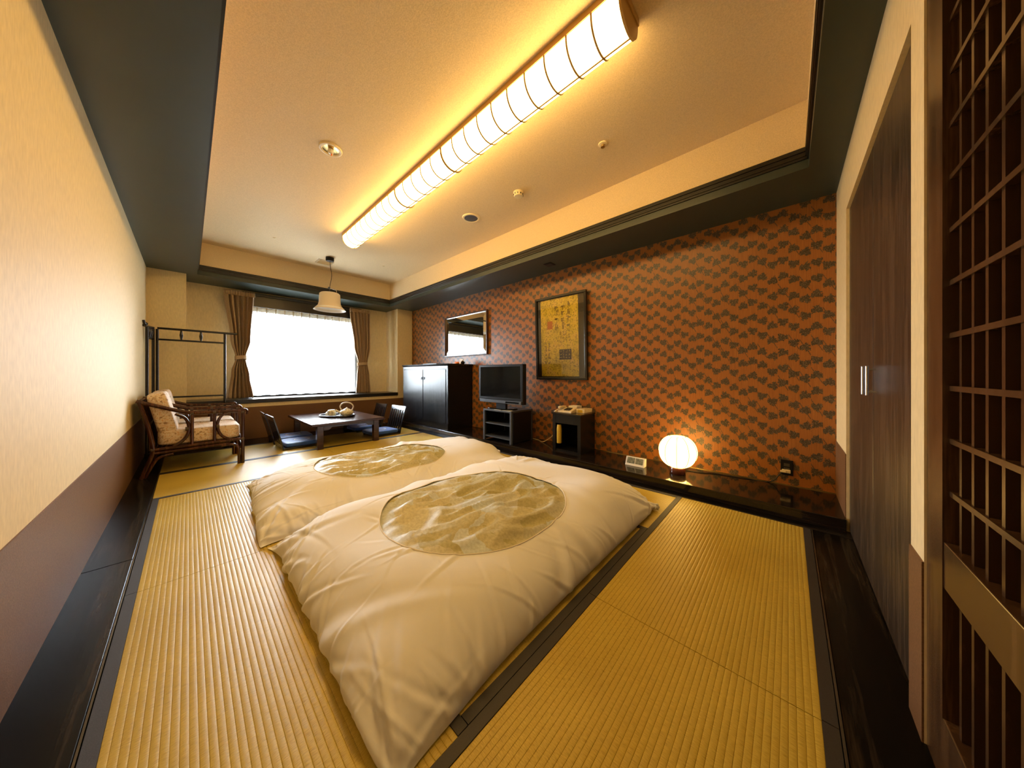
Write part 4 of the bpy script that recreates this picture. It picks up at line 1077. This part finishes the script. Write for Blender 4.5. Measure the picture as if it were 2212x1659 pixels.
(MB().tube(bez([(lcx + .060, lcy - .01, LZ + .012), (3.19, .70, LZ + .005), (3.22, .58, LZ + .005), (3.27, .50, LZ + .005), (3.30, .30, LZ + .005), (3.33, .12, LZ + .005), (3.34, .05, .17), (3.338, .02, .215)], 8), .004, 8).build('power_cord', 'cord_black', ln, True))
ck = thing('desk_clock', 'white desk clock with two grey displays on the ledge beside the lantern', 'clock', (3.04, 1.12, LZ))
mb = MB().prism([(3.00, LZ), (3.07, LZ), (3.075, LZ + .075), (3.04, LZ + .082)], 1.03, 1.215, 'Y'); mb.build('case', 'clock_white', ck, bev=.003)
sl = (.04) / .082
for y0, y1 in ((1.045, 1.118), (1.125, 1.20)):
    q = [(3.00 + .022 * sl - .0015, LZ + .022), (3.00 + .074 * sl - .0015, LZ + .074)]
    MB().add([(q[0][0], y0, q[0][1]), (q[0][0], y1, q[0][1]), (q[1][0], y1, q[1][1]), (q[1][0], y0, q[1][1])], [(0, 1, 2, 3)]).build('display', 'lcd_green', ck)
wo = thing('wall_outlet', 'black wall outlet low on the leaf wallpaper', 'outlet', (XR, .01, .23))
B(XR - .009, XR, -.028, .048, .165, .29).build('cover_plate', 'black_plastic', wo, bev=.003)
for z in (.25, .215): B(XR - .011, XR - .008, -.008, .028, z - .012, z + .012).build('socket', 'dark_hole', wo)
pg = thing('plug_adapter', 'cream plug adapter pushed into the black wall outlet', 'plug', (XR - .03, .02, .20))
B(XR - .035, XR - .011, -.014, .04, .188, .214).build('body', 'ivory_plastic', pg, bev=.004)
B(XR - .05, XR - .035, .014, .05, .193, .208).build('plug_head', 'ivory_plastic', pg, bev=.003)

# ------------------------------------------------------------------ mirror and framed print
mr_ = thing('wall_mirror', 'rectangular wall mirror with faceted edges in a dark brown frame above the cabinet', 'mirror', (XR, 4.23, 1.32))
m0, m1, mz0, mz1 = 3.63, 4.83, 1.325, 2.065
fw = .022
for a in ((m0, m1, mz0, mz0 + fw), (m0, m1, mz1 - fw, mz1), (m0, m0 + fw, mz0 + fw, mz1 - fw), (m1 - fw, m1, mz0 + fw, mz1 - fw)):
    B(XR - .042, XR, a[0], a[1], a[2], a[3]).build('frame_side', 'mirror_frame', mr_, bev=.003)
g0, g1, gz0, gz1 = m0 + fw, m1 - fw, mz0 + fw, mz1 - fw; bw = .085
def quad(n, pts, mt, par): return MB().add(pts, [(0, 1, 2, 3)]).build(n, mt, par)
xg, xb = XR - .022, XR - .0165
quad('mirror_glass', [(xg, g0 + bw, gz0 + bw), (xg, g1 - bw, gz0 + bw), (xg, g1 - bw, gz1 - bw), (xg, g0 + bw, gz1 - bw)], 'mirror_glass', mr_)
for pts in ([(xb, g0, gz0), (xb, g1, gz0), (xg, g1 - bw, gz0 + bw), (xg, g0 + bw, gz0 + bw)], [(xb, g0, gz1), (xb, g1, gz1), (xg, g1 - bw, gz1 - bw), (xg, g0 + bw, gz1 - bw)],
            [(xb, g0, gz0), (xb, g0, gz1), (xg, g0 + bw, gz1 - bw), (xg, g0 + bw, gz0 + bw)], [(xb, g1, gz0), (xb, g1, gz1), (xg, g1 - bw, gz1 - bw), (xg, g1 - bw, gz0 + bw)]):
    quad('bevel', pts, 'mirror_glass', mr_)
fp = thing('framed_print', 'tall gold print of faded ink characters in a black frame', 'picture', (XR, 2.21, .93))
f0, f1, z0, z1 = 1.815, 2.605, .925, 2.04; fw = .03
for a in ((f0, f1, z0, z0 + fw), (f0, f1, z1 - fw, z1), (f0, f0 + fw, z0 + fw, z1 - fw), (f1 - fw, f1, z0 + fw, z1 - fw)):
    B(XR - .038, XR, a[0], a[1], a[2], a[3]).build('frame_side', 'picture_frame', fp, bev=.003)
B(XR - .008, XR, f0 + fw, f1 - fw, z0 + fw, z1 - fw).build('mount_board', 'picture_mat', fp)
pr_ = B(XR - .011, XR - .008, 1.94, 2.525, z0 + fw + .015, z1 - fw - .005).build('print_sheet', 'gold_print', fp)
xp = XR - .0118
def stroke_block(y0, y1, zt_, zb_, colw, mt, name, seed, wd_=.005):
    """columns of small brush strokes"""
    rs = random.Random(seed); mb = MB(); y = y1
    while y - colw > y0:
        z = zt_
        while z - colw > zb_:
            for _ in range(4):
                a = y - colw * rs.uniform(.2, .75); c = z - colw * rs.uniform(.1, .8)
                if rs.random() < .5: mb.box(xp, xp + .001, a - colw * .3, a + colw * .25, c - wd_ / 2, c + wd_ / 2)
                else: mb.box(xp, xp + .001, a - wd_ / 2, a + wd_ / 2, c - colw * .35, c + colw * .3)
            z -= colw * 1.15
        y -= colw * 1.25
    return mb.build(name, mt, pr_)
stroke_block(2.02, 2.30, 1.93, 1.52, .075, 'ink_pale', 'large_characters', 1, .012)
stroke_block(2.04, 2.22, 1.57, 1.38, .034, 'ink_pale', 'small_characters', 2, .004)
stroke_block(2.36, 2.47, 1.44, 1.10, .045, 'ink_pale', 'brush_column', 4, .008)
MB().box(xp, xp + .001, 2.045, 2.228, 1.19, 1.325).build('black_seal', 'ink', pr_)
rs = random.Random(9); mb = MB()
for i in range(4):
    for j in range(3):
        y = 2.06 + .042 * i; z = 1.205 + .04 * j
        for _ in range(3):
            a, c = y + rs.uniform(0, .02), z + rs.uniform(0, .024)
            if rs.random() < .5: mb.box(xp - .0006, xp, a, a + .018, c, c + .004)
            else: mb.box(xp - .0006, xp, a, a + .004, c, c + .016)
mb.build('seal_characters', 'gold_plain', pr_)
MB().box(xp, xp + .001, 2.33, 2.415, 1.605, 1.712).build('orange_seal', 'seal_orange', pr_)
B(XR - .020, XR - .018, f0 + fw, f1 - fw, z0 + fw, z1 - fw).build('glass_pane', 'pane_glass', fp)
fp.rotation_euler = (0, -math.radians(1.9), 0)   # hung leaning a little forward
